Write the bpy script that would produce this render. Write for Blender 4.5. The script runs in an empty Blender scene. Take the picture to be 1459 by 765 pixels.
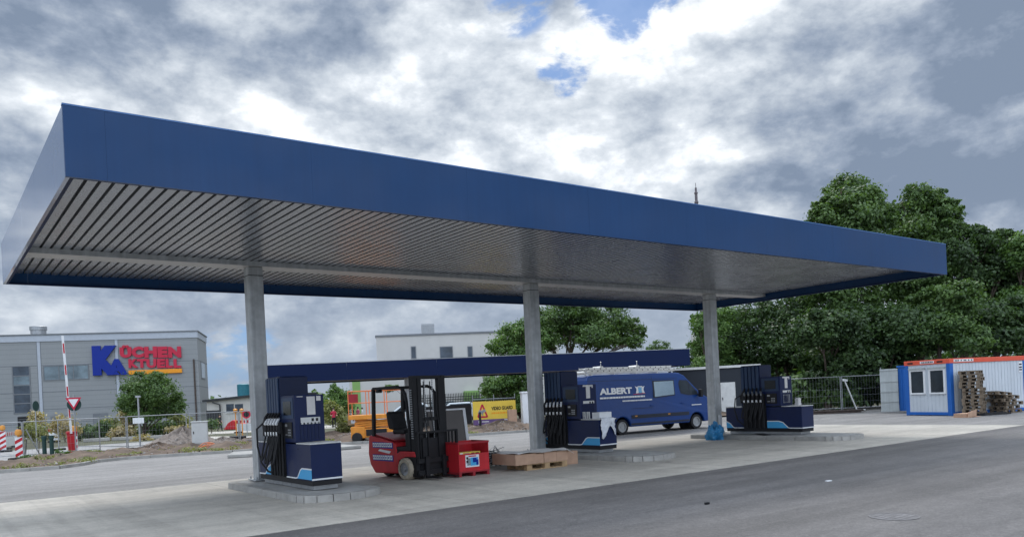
import bpy, math, random
import numpy as np
from mathutils import Vector, Matrix
random.seed(7); RNG = np.random.default_rng(7)
sc = bpy.context.scene
COL = sc.collection
# ------------------------------------------------------------------ camera
H = 1.75
FPX, YAW, ROLL, CXP, CYP = 1132.67, 0.639034, -0.047192, 729.5, 567.98
f0 = Vector((math.sin(YAW), math.cos(YAW), -0.0038)).normalized()
r0 = Vector((math.cos(YAW), -math.sin(YAW), 0)); u0 = r0.cross(f0)
cr, sr = math.cos(ROLL), math.sin(ROLL)
RV = r0*cr + u0*sr; UV = -r0*sr + u0*cr
CAM = Vector((0, 0, H))
def ray(px, py): return f0 + RV*((px-CXP)/FPX) - UV*((py-CYP)/FPX)
def G(px, py, z=0.0):
    d = ray(px, py); return CAM + d*((z-H)/d.z)
def D(px, py, dist): return CAM + ray(px, py)*dist
def hy(px): return 598.1-.04723*px
def B0(px, dist):
    p = D(px, hy(px)+H*FPX/dist, dist); p.z = 0; return p
def hit(px, py, p, n):
    d = ray(px, py); return CAM + d*((Vector(p)-CAM).dot(n)/d.dot(n))
cd = bpy.data.cameras.new('camera'); cam = bpy.data.objects.new('camera', cd); COL.objects.link(cam)
mw = Matrix((RV, UV, -f0)).transposed().to_4x4(); mw.translation = CAM
cam.matrix_world = mw
cd.sensor_width = 36; cd.lens = FPX/1459*36; cd.shift_y = (CYP-382.5)/1459
cd.clip_end = 3000; cd.clip_start = .05
sc.camera = cam
# ------------------------------------------------------------------ materials
def mat(name, col, rough=.6, metal=0., var=.12, scale=2.5, bump=0., bscale=60., coat=0., streak=0., trans=0., emit=None, spec=.3):
    m = bpy.data.materials.new(name); m.use_nodes = True
    nt = m.node_tree; N = nt.nodes; L = nt.links
    b = N['Principled BSDF']
    tc = N.new('ShaderNodeTexCoord')
    nz = N.new('ShaderNodeTexNoise'); nz.inputs['Scale'].default_value = scale; nz.inputs['Detail'].default_value = 7; nz.inputs['Roughness'].default_value = .62
    L.new(tc.outputs['Object'], nz.inputs['Vector'])
    rp = N.new('ShaderNodeValToRGB')
    c = Vector(col[:3])
    rp.color_ramp.elements[0].position = .32; rp.color_ramp.elements[1].position = .70
    rp.color_ramp.elements[0].color = (*(c*(1-var)), 1); rp.color_ramp.elements[1].color = (*[min(1, v*(1+var)) for v in c], 1)
    L.new(nz.outputs['Fac'], rp.inputs['Fac'])
    out = rp.outputs['Color']
    if streak:
        mp = N.new('ShaderNodeMapping'); mp.inputs['Scale'].default_value = (9, 9, .35)
        L.new(tc.outputs['Object'], mp.inputs['Vector'])
        n2 = N.new('ShaderNodeTexNoise'); n2.inputs['Scale'].default_value = 1.3; n2.inputs['Detail'].default_value = 5
        L.new(mp.outputs['Vector'], n2.inputs['Vector'])
        r2 = N.new('ShaderNodeValToRGB'); r2.color_ramp.elements[0].position = .35; r2.color_ramp.elements[1].position = .66
        r2.color_ramp.elements[0].color = (1-streak, 1-streak, 1-streak, 1); r2.color_ramp.elements[1].color = (1, 1, 1, 1)
        L.new(n2.outputs['Fac'], r2.inputs['Fac'])
        mx = N.new('ShaderNodeMix'); mx.data_type = 'RGBA'; mx.blend_type = 'MULTIPLY'; mx.inputs['Factor'].default_value = 1
        L.new(out, mx.inputs['A']); L.new(r2.outputs['Color'], mx.inputs['B']); out = mx.outputs['Result']
    L.new(out, b.inputs['Base Color'])
    b.inputs['Roughness'].default_value = rough; b.inputs['Metallic'].default_value = metal
    mr = N.new('ShaderNodeMapRange'); mr.inputs['To Min'].default_value = max(.02, rough-.1); mr.inputs['To Max'].default_value = min(1, rough+.1)
    L.new(nz.outputs['Fac'], mr.inputs['Value']); L.new(mr.outputs['Result'], b.inputs['Roughness'])
    b.inputs['Specular IOR Level'].default_value = spec
    if coat: b.inputs['Coat Weight'].default_value = coat; b.inputs['Coat Roughness'].default_value = .06
    if trans: b.inputs['Transmission Weight'].default_value = trans
    if bump:
        n3 = N.new('ShaderNodeTexNoise'); n3.inputs['Scale'].default_value = bscale; n3.inputs['Detail'].default_value = 4
        L.new(tc.outputs['Object'], n3.inputs['Vector'])
        bp = N.new('ShaderNodeBump'); bp.inputs['Strength'].default_value = bump; bp.inputs['Distance'].default_value = .02
        L.new(n3.outputs['Fac'], bp.inputs['Height']); L.new(bp.outputs['Normal'], b.inputs['Normal'])
    if emit: b.inputs['Emission Color'].default_value = (*emit, 1); b.inputs['Emission Strength'].default_value = 1
    return m
def leafmat(name, dark, light, hue_scale=.35):
    m = bpy.data.materials.new(name); m.use_nodes = True
    nt = m.node_tree; N = nt.nodes; L = nt.links; b = N['Principled BSDF']
    at = N.new('ShaderNodeAttribute'); at.attribute_name = 'leafvar'
    rp = N.new('ShaderNodeValToRGB'); rp.color_ramp.elements[0].color = (*dark, 1); rp.color_ramp.elements[1].color = (*light, 1)
    L.new(at.outputs['Fac'], rp.inputs['Fac'])
    L.new(rp.outputs['Color'], b.inputs['Base Color']); b.inputs['Roughness'].default_value = .55
    tr = N.new('ShaderNodeBsdfTranslucent'); mx = N.new('ShaderNodeMixShader'); mx.inputs['Fac'].default_value = .28
    hs = N.new('ShaderNodeMix'); hs.data_type = 'RGBA'; hs.blend_type = 'MULTIPLY'; hs.inputs['Factor'].default_value = 1; hs.inputs['B'].default_value = (1.5, 1.6, .5, 1)
    L.new(rp.outputs['Color'], hs.inputs['A']); L.new(hs.outputs['Result'], tr.inputs['Color'])
    L.new(b.outputs['BSDF'], mx.inputs[1]); L.new(tr.outputs['BSDF'], mx.inputs[2])
    L.new(mx.outputs['Shader'], N['Material Output'].inputs['Surface'])
    return m
MT = {}
def P(key, *a, **k): MT[key] = mat(key, *a, **k)
P('fascia_blue', (.004, .044, .140), .50, 0, .10, .35, .12, 1.2, coat=.25, spec=.25, streak=.07)
P('fascia_side', (.004, .050, .175), .30, 0, .05, .5, coat=1.0, spec=.5)
MT['fascia_side'].node_tree.nodes['Principled BSDF'].inputs['Coat IOR'].default_value = 1.9
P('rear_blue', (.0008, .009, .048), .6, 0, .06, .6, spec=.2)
P('fascia_edge', (.07, .16, .36), .4)
P('galv', (.50, .52, .53), .48, .35, .16, 5, .05, 30, streak=.22)
P('sheet', (.36, .38, .415), .27, .75, .08, 1.2)
P('sheet_groove_shade', (.11, .115, .125), .5, .3, .1)  # shade of the recessed grooves put into a darker sheet colour
P('beam', (.46, .45, .44), .42, .4, .1, 3)
P('concrete_kerb', (.345, .333, .31), .88, 0, .22, 2.2, .25, 50)
P('kerb_top', (.36, .355, .34), .85, 0, .2, 3, .25, 50)
P('pump_navy', (.002, .011, .060), .42, 0, .1, 2)
P('pump_tower', (.002, .010, .048), .42, 0, .12, 2)
P('pump_rib', (.020, .044, .10), .42, .0, .1, 2)
P('black', (.012, .012, .014), .55, 0, .2)
P('rubber', (.018, .018, .02), .6, 0, .3, 8)
P('white', (.72, .73, .74), .5, 0, .06, 4)
P('offwhite', (.62, .62, .60), .6, 0, .1, 4)
P('cyan', (.06, .36, .66), .45, 0, .05)
P('screen', (.015, .018, .022), .12, 0, .2)
P('steel', (.35, .36, .37), .4, .7, .15, 6)
P('red', (.50, .022, .030), .42, 0, .14, 3, streak=.12)
P('red_dark', (.30, .02, .028), .5, 0, .2, 3)
P('tyre_dirty', (.40, .35, .27), .9, 0, .25, 9, .4, 40)
P('glass_dark', (.03, .04, .05), .06, 0, .3, 1.2)
P('glass_view', (.34, .42, .46), .05, .75, .1, 1)
P('van_blue', (.001, .038, .185), .40, 0, .06, 1.2, coat=.3)
P('van_trim', (.022, .028, .045), .5, 0, .1)
P('alu', (.68, .67, .64), .42, .55, .12, 6)
P('cardboard', (.43, .275, .19), .8, 0, .12, 5)
P('cardboard_dark', (.30, .15, .10), .8, 0, .15, 5)
P('paper', (.62, .60, .58), .8, 0, .08, 6)
P('wood', (.40, .27, .15), .8, 0, .25, 7, .15, 40)
P('wood_old', (.18, .14, .10), .85, 0, .35, 6, .2, 40)
P('wood_dark', (.085, .065, .055), .85, 0, .4, 6, .2, 40)
P('yellow', (.72, .50, .07), .5, 0, .08)
P('orange', (.66, .25, .035), .5, 0, .14, 4)
P('amber', (.62, .27, .05), .3, 0, .1)
P('container_wall', (.56, .60, .64), .55, 0, .05, 1.5, streak=.07)
P('container_rib', (.49, .53, .57), .55)
P('container_blue', (.020, .12, .42), .45, 0, .08)
P('container_red', (.66, .10, .055), .5, 0, .08)
P('door_grey', (.42, .45, .44), .5, .1, .1, 2, streak=.15)
P('clad', (.275, .285, .29), .5, .15, .04, .3, streak=.04)
P('clad_joint', (.17, .18, .195), .6)
P('parapet', (.42, .45, .50), .5, .2, .05)
P('win', (.05, .065, .085), .1, 0, .5, .7)
P('win_light', (.16, .21, .24), .12, 0, .4, .6)
P('render_white', (.50, .485, .465), .8, 0, .05, .6)
P('render_band', (.50, .485, .46), .8, 0, .06, .8)
P('render_green', (.22, .36, .12), .8, 0, .08, .8)
P('sign_blue', (.0005, .020, .25), .4, 0, .05)
P('sign_red', (.50, .022, .055), .4, 0, .08)
P('sign_orange', (.80, .30, .02), .4, 0, .08)
P('bark', (.085, .065, .05), .9, 0, .3, 6, .5, 25)
P('gravel', (.20, .165, .14), .9, 0, .35, 6, .5, 14)
P('soil', (.125, .090, .066), .95, 0, .5, 1.1, .7, 9)
P('cabinet_grey', (.50, .51, .50), .6, 0, .06, 3)
P('conduit', (.75, .22, .08), .5, 0, .15)
P('tube_green', (.018, .05, .045), .5, 0, .15)
P('dark_wall', (.022, .027, .036), .6, 0, .12, 1)
P('purple', (.13, .075, .19), .6, 0, .15)
P('hoarding', (.05, .048, .050), .8, 0, .2, 2)
P('panel_brown', (.125, .112, .105), .5, 0, .14, 1.2)
P('bag_blue', (.035, .21, .42), .3, 0, .2, 6)
P('skin', (.55, .33, .24), .6, 0, .05)
P('hair', (.03, .022, .018), .7)
P('shirt_red', (.50, .035, .07), .8); P('cloth_navy', (.02, .025, .045), .8); P('cloth_black', (.012, .012, .015), .8)
P('cloth_pink', (.55, .13, .20), .8); P('jeans', (.10, .17, .32), .8); P('cloth_grey', (.4, .4, .42), .8); P('cloth_white', (.66, .66, .66), .8)
P('car_white', (.62, .66, .70), .3, 0, .05, coat=.4)
P('roof_dark', (.04, .042, .045), .7)
P('plaster', (.52, .50, .46), .85, 0, .08, 1)
P('film', (.72, .74, .78), .25, 0, .15, 8)
P('bin_teal', (.03, .16, .20), .5)
P('mast_grey', (.14, .12, .13), .6, .2)
P('pole_pale', (.52, .50, .47), .6)
P('stone', (.30, .275, .26), .9, 0, .3, 5, .4, 20)
MT['leaf_dark'] = leafmat('leaf_dark', (.011, .030, .010), (.075, .135, .036))
MT['leaf_mid'] = leafmat('leaf_mid', (.024, .058, .016), (.130, .215, .054))
MT['leaf_bright'] = leafmat('leaf_bright', (.035, .085, .022), (.15, .25, .06))
MT['leaf_dry'] = leafmat('leaf_dry', (.26, .19, .095), (.50, .42, .24))
MT['leaf_olive'] = leafmat('leaf_olive', (.10, .12, .035), (.30, .30, .11))

# ------------------------------------------------------------------ mesh building
class M:
    def __init__(s): s.v = []; s.f = []; s.m = []
    def add(s, vs, fs, m=0):
        o = len(s.v); s.v += [tuple(v) for v in vs]
        for q in fs: s.f.append(tuple(i+o for i in q)); s.m.append(m)
        return s
    def box(s, x0, x1, y0, y1, z0, z1, m=0, T=None):
        vs = [Vector((x, y, z)) for z in (z0, z1) for x, y in ((x0, y0), (x1, y0), (x1, y1), (x0, y1))]
        if T is not None: vs = [T @ v for v in vs]
        return s.add(vs, [(0, 3, 2, 1), (4, 5, 6, 7), (0, 1, 5, 4), (1, 2, 6, 5), (2, 3, 7, 6), (3, 0, 4, 7)], m)
    def prism(s, poly, axis, a, b, m=0):
        n = len(poly)
        def mk(p, t):
            if axis == 'x': return (t, p[0], p[1])
            if axis == 'y': return (p[0], t, p[1])
            return (p[0], p[1], t)
        vs = [mk(p, a) for p in poly] + [mk(p, b) for p in poly]
        fs = [tuple(range(n-1, -1, -1)), tuple(range(n, 2*n))] + [(i, (i+1) % n, n+(i+1) % n, n+i) for i in range(n)]
        return s.add(vs, fs, m)
    def tube(s, pts, r, n=8, m=0, r1=None, cap=True):
        pts = [Vector(p) for p in pts]; K = len(pts); vs = []; fs = []
        up = None
        for i, p in enumerate(pts):
            t = (pts[min(i+1, K-1)]-pts[max(i-1, 0)]).normalized()
            if up is None: up = t.orthogonal().normalized()
            up = (up - t*up.dot(t))
            up = up.normalized() if up.length > 1e-6 else t.orthogonal().normalized()
            w = t.cross(up); rr = r if r1 is None else r+(r1-r)*i/(K-1)
            for k in range(n):
                a = 2*math.pi*k/n; vs.append(p+(up*math.cos(a)+w*math.sin(a))*rr)
        for i in range(K-1):
            for k in range(n): fs.append((i*n+k, i*n+(k+1) % n, (i+1)*n+(k+1) % n, (i+1)*n+k))
        if cap: fs.append(tuple(range(n-1, -1, -1))); fs.append(tuple(range((K-1)*n, K*n)))
        return s.add(vs, fs, m)
    def bar(s, p, q, w, h, m=0, up=(0, 0, 1)):
        p, q = Vector(p), Vector(q); t = (q-p).normalized(); U = Vector(up)
        if abs(t.dot(U)) > .98: U = Vector((1, 0, 0))
        sd = t.cross(U).normalized(); U = sd.cross(t)
        vs = [c+sd*a*w/2+U*b*h/2 for c in (p, q) for a, b in ((-1, -1), (1, -1), (1, 1), (-1, 1))]
        return s.add(vs, [(0, 1, 2, 3), (7, 6, 5, 4), (0, 4, 5, 1), (1, 5, 6, 2), (2, 6, 7, 3), (3, 7, 4, 0)], m)
    def lathe(s, prof, n=20, m=0, axis='z', c=(0, 0, 0), cap=True):
        vs = []; fs = []; K = len(prof); c = Vector(c)
        for r, z in prof:
            for k in range(n):
                a = 2*math.pi*k/n; x, y = r*math.cos(a), r*math.sin(a)
                vs.append(c+Vector((x, y, z) if axis == 'z' else ((z, x, y) if axis == 'x' else (y, z, x))))
        for i in range(K-1):
            for k in range(n): fs.append((i*n+k, i*n+(k+1) % n, (i+1)*n+(k+1) % n, (i+1)*n+k))
        if cap: fs.append(tuple(range(n-1, -1, -1))); fs.append(tuple(range((K-1)*n, K*n)))
        return s.add(vs, fs, m)
    def quad(s, a, b, c, d, m=0): return s.add([a, b, c, d], [(0, 1, 2, 3)], m)
    def slab(s, o, u, v, w, h, t, m=0):
        # flat panel: origin o, along u by w, along v by h, thickness t along u x v
        o, u, v = Vector(o), Vector(u).normalized(), Vector(v).normalized(); n = u.cross(v)
        vs = [o+n*k+u*(a*w)+v*(b*h) for k in (0, t) for a, b in ((0, 0), (1, 0), (1, 1), (0, 1))]
        return s.add(vs, [(0, 3, 2, 1), (4, 5, 6, 7), (0, 1, 5, 4), (1, 2, 6, 5), (2, 3, 7, 6), (3, 0, 4, 7)], m)
    def text(s, txt, o, u, v, w, h, t=.01, m=0, bold=.02):
        vs, fs = text_geo(txt, bold)
        o, u, v = Vector(o), Vector(u).normalized(), Vector(v).normalized(); n = u.cross(v)
        return s.add([o+u*(p[0]*w)+v*(p[1]*h)+n*(p[2]*t) for p in vs], fs, m)
    def build(s, name, mats, parent=None, smooth=False, bevel=0., seg=2):
        me = bpy.data.meshes.new(name); me.from_pydata(s.v, [], s.f)
        if not isinstance(mats, (list, tuple)): mats = [mats]
        for k in mats: me.materials.append(MT[k] if isinstance(k, str) else k)
        me.polygons.foreach_set('material_index', s.m)
        if smooth: me.polygons.foreach_set('use_smooth', [True]*len(s.f))
        me.update()
        o = bpy.data.objects.new(name, me); COL.objects.link(o)
        if parent is not None: o.parent = parent
        if smooth:
            e = o.modifiers.new('es', 'EDGE_SPLIT'); e.split_angle = math.radians(38)
        if bevel:
            b = o.modifiers.new('bevel', 'BEVEL'); b.width = bevel; b.segments = seg; b.limit_method = 'ANGLE'; b.angle_limit = math.radians(40)
        return o
_TG = {}
def text_geo(txt, bold):
    k = (txt, bold)
    if k in _TG: return _TG[k]
    c = bpy.data.curves.new('t', 'FONT'); c.body = txt; c.extrude = .5; c.offset = bold; c.resolution_u = 3
    o = bpy.data.objects.new('t', c); COL.objects.link(o)
    dg = bpy.context.evaluated_depsgraph_get(); me = bpy.data.meshes.new_from_object(o.evaluated_get(dg))
    V = [v.co.copy() for v in me.vertices]; Fs = [tuple(p.vertices) for p in me.polygons]
    x0, x1 = min(v.x for v in V), max(v.x for v in V); y0, y1 = min(v.y for v in V), max(v.y for v in V)
    V = [((v.x-x0)/(x1-x0), (v.y-y0)/(y1-y0), v.z+.5) for v in V]
    bpy.data.objects.remove(o); bpy.data.meshes.remove(me); bpy.data.curves.remove(c)
    _TG[k] = (V, Fs); return _TG[k]
def tag(o, label, cat, group=None, kind=None):
    if label: o['label'] = label
    if cat: o['category'] = cat
    if group: o['group'] = group
    if kind: o['kind'] = kind
    return o
def thing(name, label, cat, loc=(0, 0, 0), rz=0., group=None, scale=1.):
    o = bpy.data.objects.new(name, None); COL.objects.link(o); o.empty_display_size = .2
    o.location = loc; o.rotation_euler = (0, 0, rz); o.scale = (scale,)*3
    return tag(o, label, cat, group)
def struct(o): o['kind'] = 'structure'; return o
CH = {}
def copy_tree(o, parent=None):
    c = o.copy(); COL.objects.link(c)
    if parent is not None: c.parent = parent
    for ch in [x for x in COL.objects if x.parent == o]: copy_tree(ch, c)
    return c
PI = math.pi
# ================================================================== GROUND
def gh(x, y):
    d = .596*x+.803*y; t = min(1, max(0, (d-52)/26)); t = t*t*(3-2*t)
    return -.40*t
def groundmat(name, base, kind):
    m = bpy.data.materials.new(name); m.use_nodes = True
    nt = m.node_tree; N = nt.nodes; L = nt.links; b = N['Principled BSDF']
    tc = N.new('ShaderNodeTexCoord')
    def noise(scale, detail=6, rough=.6, vec=None, dist=0):
        n = N.new('ShaderNodeTexNoise'); n.inputs['Scale'].default_value = scale; n.inputs['Detail'].default_value = detail
        n.inputs['Roughness'].default_value = rough; n.inputs['Distortion'].default_value = dist
        L.new(vec or tc.outputs['Object'], n.inputs['Vector']); return n.outputs['Fac']
    def ramp(s, p0, c0, p1, c1):
        r = N.new('ShaderNodeValToRGB'); e = r.color_ramp.elements
        e[0].position, e[1].position = p0, p1; e[0].color = (*c0, 1); e[1].color = (*c1, 1); L.new(s, r.inputs['Fac']); return r.outputs['Color']
    def mul(a, c, fac=1.):
        x = N.new('ShaderNodeMix'); x.data_type = 'RGBA'; x.blend_type = 'MULTIPLY'; x.inputs['Factor'].default_value = fac
        L.new(a, x.inputs['A']); L.new(c, x.inputs['B']); return x.outputs['Result']
    g = lambda v: (v, v, v)
    mp = N.new('ShaderNodeMapping'); mp.inputs['Rotation'].default_value = (0, 0, -.35); mp.inputs['Scale'].default_value = (.10, .9, 1)
    L.new(tc.outputs['Object'], mp.inputs['Vector'])
    if kind == 'concrete':
        c = ramp(noise(.35, 8, .65), .3, tuple(Vector(base)*.84), .72, tuple(Vector(base)*1.10))
        c = mul(c, ramp(noise(.9, 7, .7, mp.outputs['Vector'], .6), .36, g(.76), .58, g(1.)))
        c = mul(c, ramp(noise(2.2, 6, .7), .30, g(.86), .55, g(1.)))
        m2 = N.new('ShaderNodeMapping'); m2.inputs['Scale'].default_value = (2.6, .10, 1); L.new(tc.outputs['Object'], m2.inputs['Vector'])
        c = mul(c, ramp(noise(1.0, 5, .55, m2.outputs['Vector'], .15), .40, g(.82), .52, g(1.)), .75)
        c = mul(c, ramp(noise(1.1, 3, .5), .24, g(.62), .31, g(1.)))
        c = mul(c, ramp(noise(7.5, 2, .5), .23, g(.72), .29, g(1.)))
        c = mul(c, ramp(noise(6., 7, .75), .28, g(.86), .74, g(1.10)))
        c = mul(c, ramp(noise(26., 4, .7), .28, g(.88), .74, g(1.10)))
        c = mul(c, ramp(noise(45, 3), .25, g(.86), .75, g(1.06)))
        L.new(c, b.inputs['Base Color'])
        b.inputs['Roughness'].default_value = .72; bs = .12
    else:
        c = ramp(noise(.22, 8, .62), .3, tuple(Vector(base)*.80), .72, tuple(Vector(base)*1.16))
        c = mul(c, ramp(noise(.75, 7, .7, mp.outputs['Vector'], .8), .36, g(.78), .62, g(1.06)))
        c = mul(c, ramp(noise(110, 2, .5), .25, g(.68), .8, g(1.28)))
        c = mul(c, ramp(noise(24, 3, .5), .25, g(.80), .8, g(1.16)))
        m2 = N.new('ShaderNodeMapping'); m2.inputs['Rotation'].default_value = (0, 0, .12); m2.inputs['Scale'].default_value = (.12, 2.4, 1); L.new(tc.outputs['Object'], m2.inputs['Vector'])
        c = mul(c, ramp(noise(1.0, 5, .6, m2.outputs['Vector'], .25), .38, g(.84), .56, g(1.03)))
        c = mul(c, ramp(noise(3.1, 2, .5), .22, g(.66), .28, g(1.)))
        c = mul(c, ramp(noise(9., 7, .78), .28, g(.70), .74, g(1.26)))
        c = mul(c, ramp(noise(30., 4, .75), .28, g(.68), .74, g(1.30)))
        c = mul(c, ramp(noise(1.3, 6, .7), .30, g(.86), .68, g(1.10)))
        vo = N.new('ShaderNodeTexVoronoi'); vo.feature = 'DISTANCE_TO_EDGE'; vo.inputs['Scale'].default_value = .16; wv = N.new('ShaderNodeVectorMath'); wv.operation = 'ADD'
        nn = N.new('ShaderNodeTexNoise'); nn.inputs['Scale'].default_value = 1.2; nn.inputs['Detail'].default_value = 6; L.new(tc.outputs['Object'], nn.inputs['Vector']); L.new(nn.outputs['Color'], wv.inputs[1]); L.new(tc.outputs['Object'], wv.inputs[0]); L.new(wv.outputs['Vector'], vo.inputs['Vector'])
        c = mul(c, ramp(vo.outputs['Distance'], .002, g(.72), .006, g(1.)), .55)
        c = mul(c, ramp(noise(60, 1, .5), .70, g(1.), .78, g(1.55)))
        L.new(c, b.inputs['Base Color'])
        rr = N.new('ShaderNodeMapRange'); rr.inputs['To Min'].default_value = .50; rr.inputs['To Max'].default_value = .82
        L.new(noise(.5, 6, .6, mp.outputs['Vector'], .5), rr.inputs['Value']); L.new(rr.outputs['Result'], b.inputs['Roughness']); bs = .35
    bp = N.new('ShaderNodeBump'); bp.inputs['Strength'].default_value = bs; bp.inputs['Distance'].default_value = .01
    L.new(noise(140, 3), bp.inputs['Height']); L.new(bp.outputs['Normal'], b.inputs['Normal'])
    return m
MT['asphalt'] = groundmat('asphalt', (.150, .139, .132), 'asphalt')
MT['asphalt_old'] = groundmat('asphalt_old', (.245, .232, .220), 'asphalt')
MT['slab'] = groundmat('slab', (.53, .49, .425), 'concrete')
MT['paving'] = groundmat('paving', (.33, .32, .31), 'concrete')
P('earth', (.085, .085, .050), .95, 0, .35, .25, .4, 6)
g = M()
xs = sorted(set([-900, -500, -250, -120] + list(range(-80, 161, 6)) + [220, 350, 600, 1000])); ys = sorted(set([-300, -100, -40] + list(range(-16, 170, 6)) + [220, 350, 600, 1200]))
for y in ys:
    for x in xs: g.v.append((x, y, gh(x, y)-.012))
nx = len(xs)
for j in range(len(ys)-1):
    for i in range(nx-1): g.f.append((j*nx+i, j*nx+i+1, (j+1)*nx+i+1, (j+1)*nx+i)); g.m.append(0)
struct(g.build('ground', 'earth', smooth=True))
KERB = [(-60, 31.4), (2, 31.15), (3.7, 30.9), (4.5, 31.7), (5.2, 33.0), (6.3, 33.5), (7.9, 33.1), (9.95, 32.3), (14.2, 31.5), (20.1, 30.5), (22.9, 29.8), (28, 29.2), (36, 28.8)]
a = M(); poly = [(-80, -40), (110, -40), (110, 10.0), (75, 27), (52, 27.5)] + [(x, y) for x, y in reversed(KERB)] + [(-80, 31.4)]
a.add([(x, y, 0) for x, y in poly], [tuple(range(len(poly)))]); struct(a.build('forecourt', 'asphalt_old'))
a = M(); a.add([(-80, -40, .004), (110, -40, .004), (110, 10.9, .004), (-80, 10.9, .004)], [(0, 1, 2, 3)]); struct(a.build('road', 'asphalt'))
s = M()
for x0, x1 in [(-40, -17), (-17, -9.5), (-9.5, -2), (-2, 5.4), (5.4, 13.0), (13.0, 20.7), (20.7, 29.0)]:
    for y0, y1 in ((10.9, 15.4), (15.4, 19.9)): s.box(x0+.006, x1-.006, y0+.006, y1-.006, -.05, .010)
struct(s.build('concrete_slab', 'slab'))
k = M()
for i in range(len(KERB)-1):
    p, q = Vector((*KERB[i], 0)), Vector((*KERB[i+1], 0)); n = max(1, round((q-p).length/1.0))
    n = min(n, 40)
    for j in range(n):
        a_, b_ = p.lerp(q, j/n), p.lerp(q, (j+1)/n); t = (b_-a_).normalized()*.006
        k.bar(a_+t+Vector((0, .07, .045)), b_-t+Vector((0, .07, .045)), .15, .13)
struct(k.build('kerb', 'concrete_kerb'))
# dirt strip behind the kerb and the street beyond it
d = M(); nxs, nys = 120, 26
for j in range(nys+1):
    for i in range(nxs+1):
        x = -2+44*i/nxs
        kx = np.interp(x, [p[0] for p in KERB], [p[1] for p in KERB]); depth = np.interp(x, [-2, 3.4, 8, 12, 16, 30, 42], [.1, 9, 9, 10, 16, 16, 12])
        t = j/nys; y = kx+.16+depth*t
        b_ = .08+.10*math.sin(1.3*x+.7*y)+.09*math.sin(2.9*x-1.7*y)+.05*math.sin(6*x+4*y)
        z = max(-.05, b_*min(1, t*6)*min(1, (1-t)*5)+.075*(1-t)+gh(x, y)*t) if x > 1 else .02
        d.v.append((x, y, z))
for j in range(nys):
    for i in range(nxs): q = j*(nxs+1)+i; d.f.append((q, q+1, q+nxs+2, q+nxs+1)); d.m.append(0)
struct(d.build('soil', 'soil', smooth=True))
rg = random.Random(15); o = M()
for k_ in range(1500):
    x = rg.uniform(1.5, 26); kx = np.interp(x, [p[0] for p in KERB], [p[1] for p in KERB]); y = kx+.3+rg.random()**1.4*6.5; s_ = rg.choice((.03, .04, .05, .08)); c_ = Vector((x, y, .08+.06*math.sin(1.3*x+.7*y)))
    vs = [c_+Vector((rg.uniform(-1, 1), rg.uniform(-1, 1), rg.uniform(-.5, 1)))*s_ for _ in range(4)]; o.add(vs, [(0, 1, 2), (0, 3, 1), (1, 3, 2), (2, 3, 0)], rg.choice((0, 0, 1, 2)))
q = o.build('rubble', ['stone', 'soil', 'wood_dark']); q['kind'] = 'stuff'; q['label'] = 'loose stones and clods strewn over the bare soil behind the kerb'; q['category'] = 'rubble'
a = M()
st = [(-60, 40.9), (3.0, 40.9), (8, 43.2), (12, 46), (22, 60), (14, 75), (-60, 66)]
for (p, q) in [((-60, 31.7), (1.5, 31.7))]: pass
a.add([(x, y, .012+gh(x, y)) for x, y in [(-60, 31.6), (2.2, 31.6), (2.9, 40), (7.5, 43.6), (11.5, 45.5), (13, 52.5), (-60, 52.5)]], [tuple(range(7))])
struct(a.build('street', 'paving'))
pv = M(); pv.add([(x, y, gh(x, y)+.014) for x, y in [(11.6, 45.6), (16.5, 47.5), (26, 56), (34, 66), (40, 76), (22, 80), (14, 60)]], [tuple(range(7))])
struct(pv.build('path', 'slab'))
# wedge kerb nose poking out of the side driveway
w = M(); w.prism([(8.7, 28.9), (9.3, 28.55), (13.5, 28.0), (13.5, 30.0), (9.4, 30.6)], 'z', 0, .13)
tag(w.build('traffic_island', 'concrete_kerb', bevel=.03), 'low pale concrete kerb nose on the asphalt behind the first column', 'kerb island')

# ================================================================== FUEL CANOPY
X0, Y0, CL, CW, ZB, ZT = 1.549, 11.11, 22.94, 9.485, 4.718, 5.607
can = thing('fuel_canopy', 'large flat blue filling station canopy on three galvanised steel columns', 'canopy', (X0, Y0, 0))
t = .05
SEAM = [.47+2.75*k for k in range(8)]
fr = M(); xs_ = [0]+SEAM+[CL]
for p, q in zip(xs_[:-1], xs_[1:]): fr.box(p+.0007, q-.0007, 0, t, ZB, ZT)
fr.box(-.004, CL+.004, -.004, t+.03, ZT, ZT+.02, 1)
fr.build('front_fascia', ['fascia_blue', 'fascia_edge'], can)
sd = M(); ys_ = [t, 3.2, 6.4, CW-t]
for p, q in zip(ys_[:-1], ys_[1:]): sd.box(0, t, p+.002, q-.002, ZB, ZT)
sd.build('side_fascia', ['fascia_side'], can)
sd = M()
for p, q in zip(ys_[:-1], ys_[1:]): sd.box(CL-t, CL, p+.002, q-.002, ZB, ZT)
sd.build('side_fascia', ['fascia_blue'], can)
sd = M()
for p, q in zip(xs_[:-1], xs_[1:]): sd.box(p+.002, q-.002, CW-t, CW, ZB, ZT)
sd.build('rear_fascia', ['fascia_blue'], can)
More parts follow.
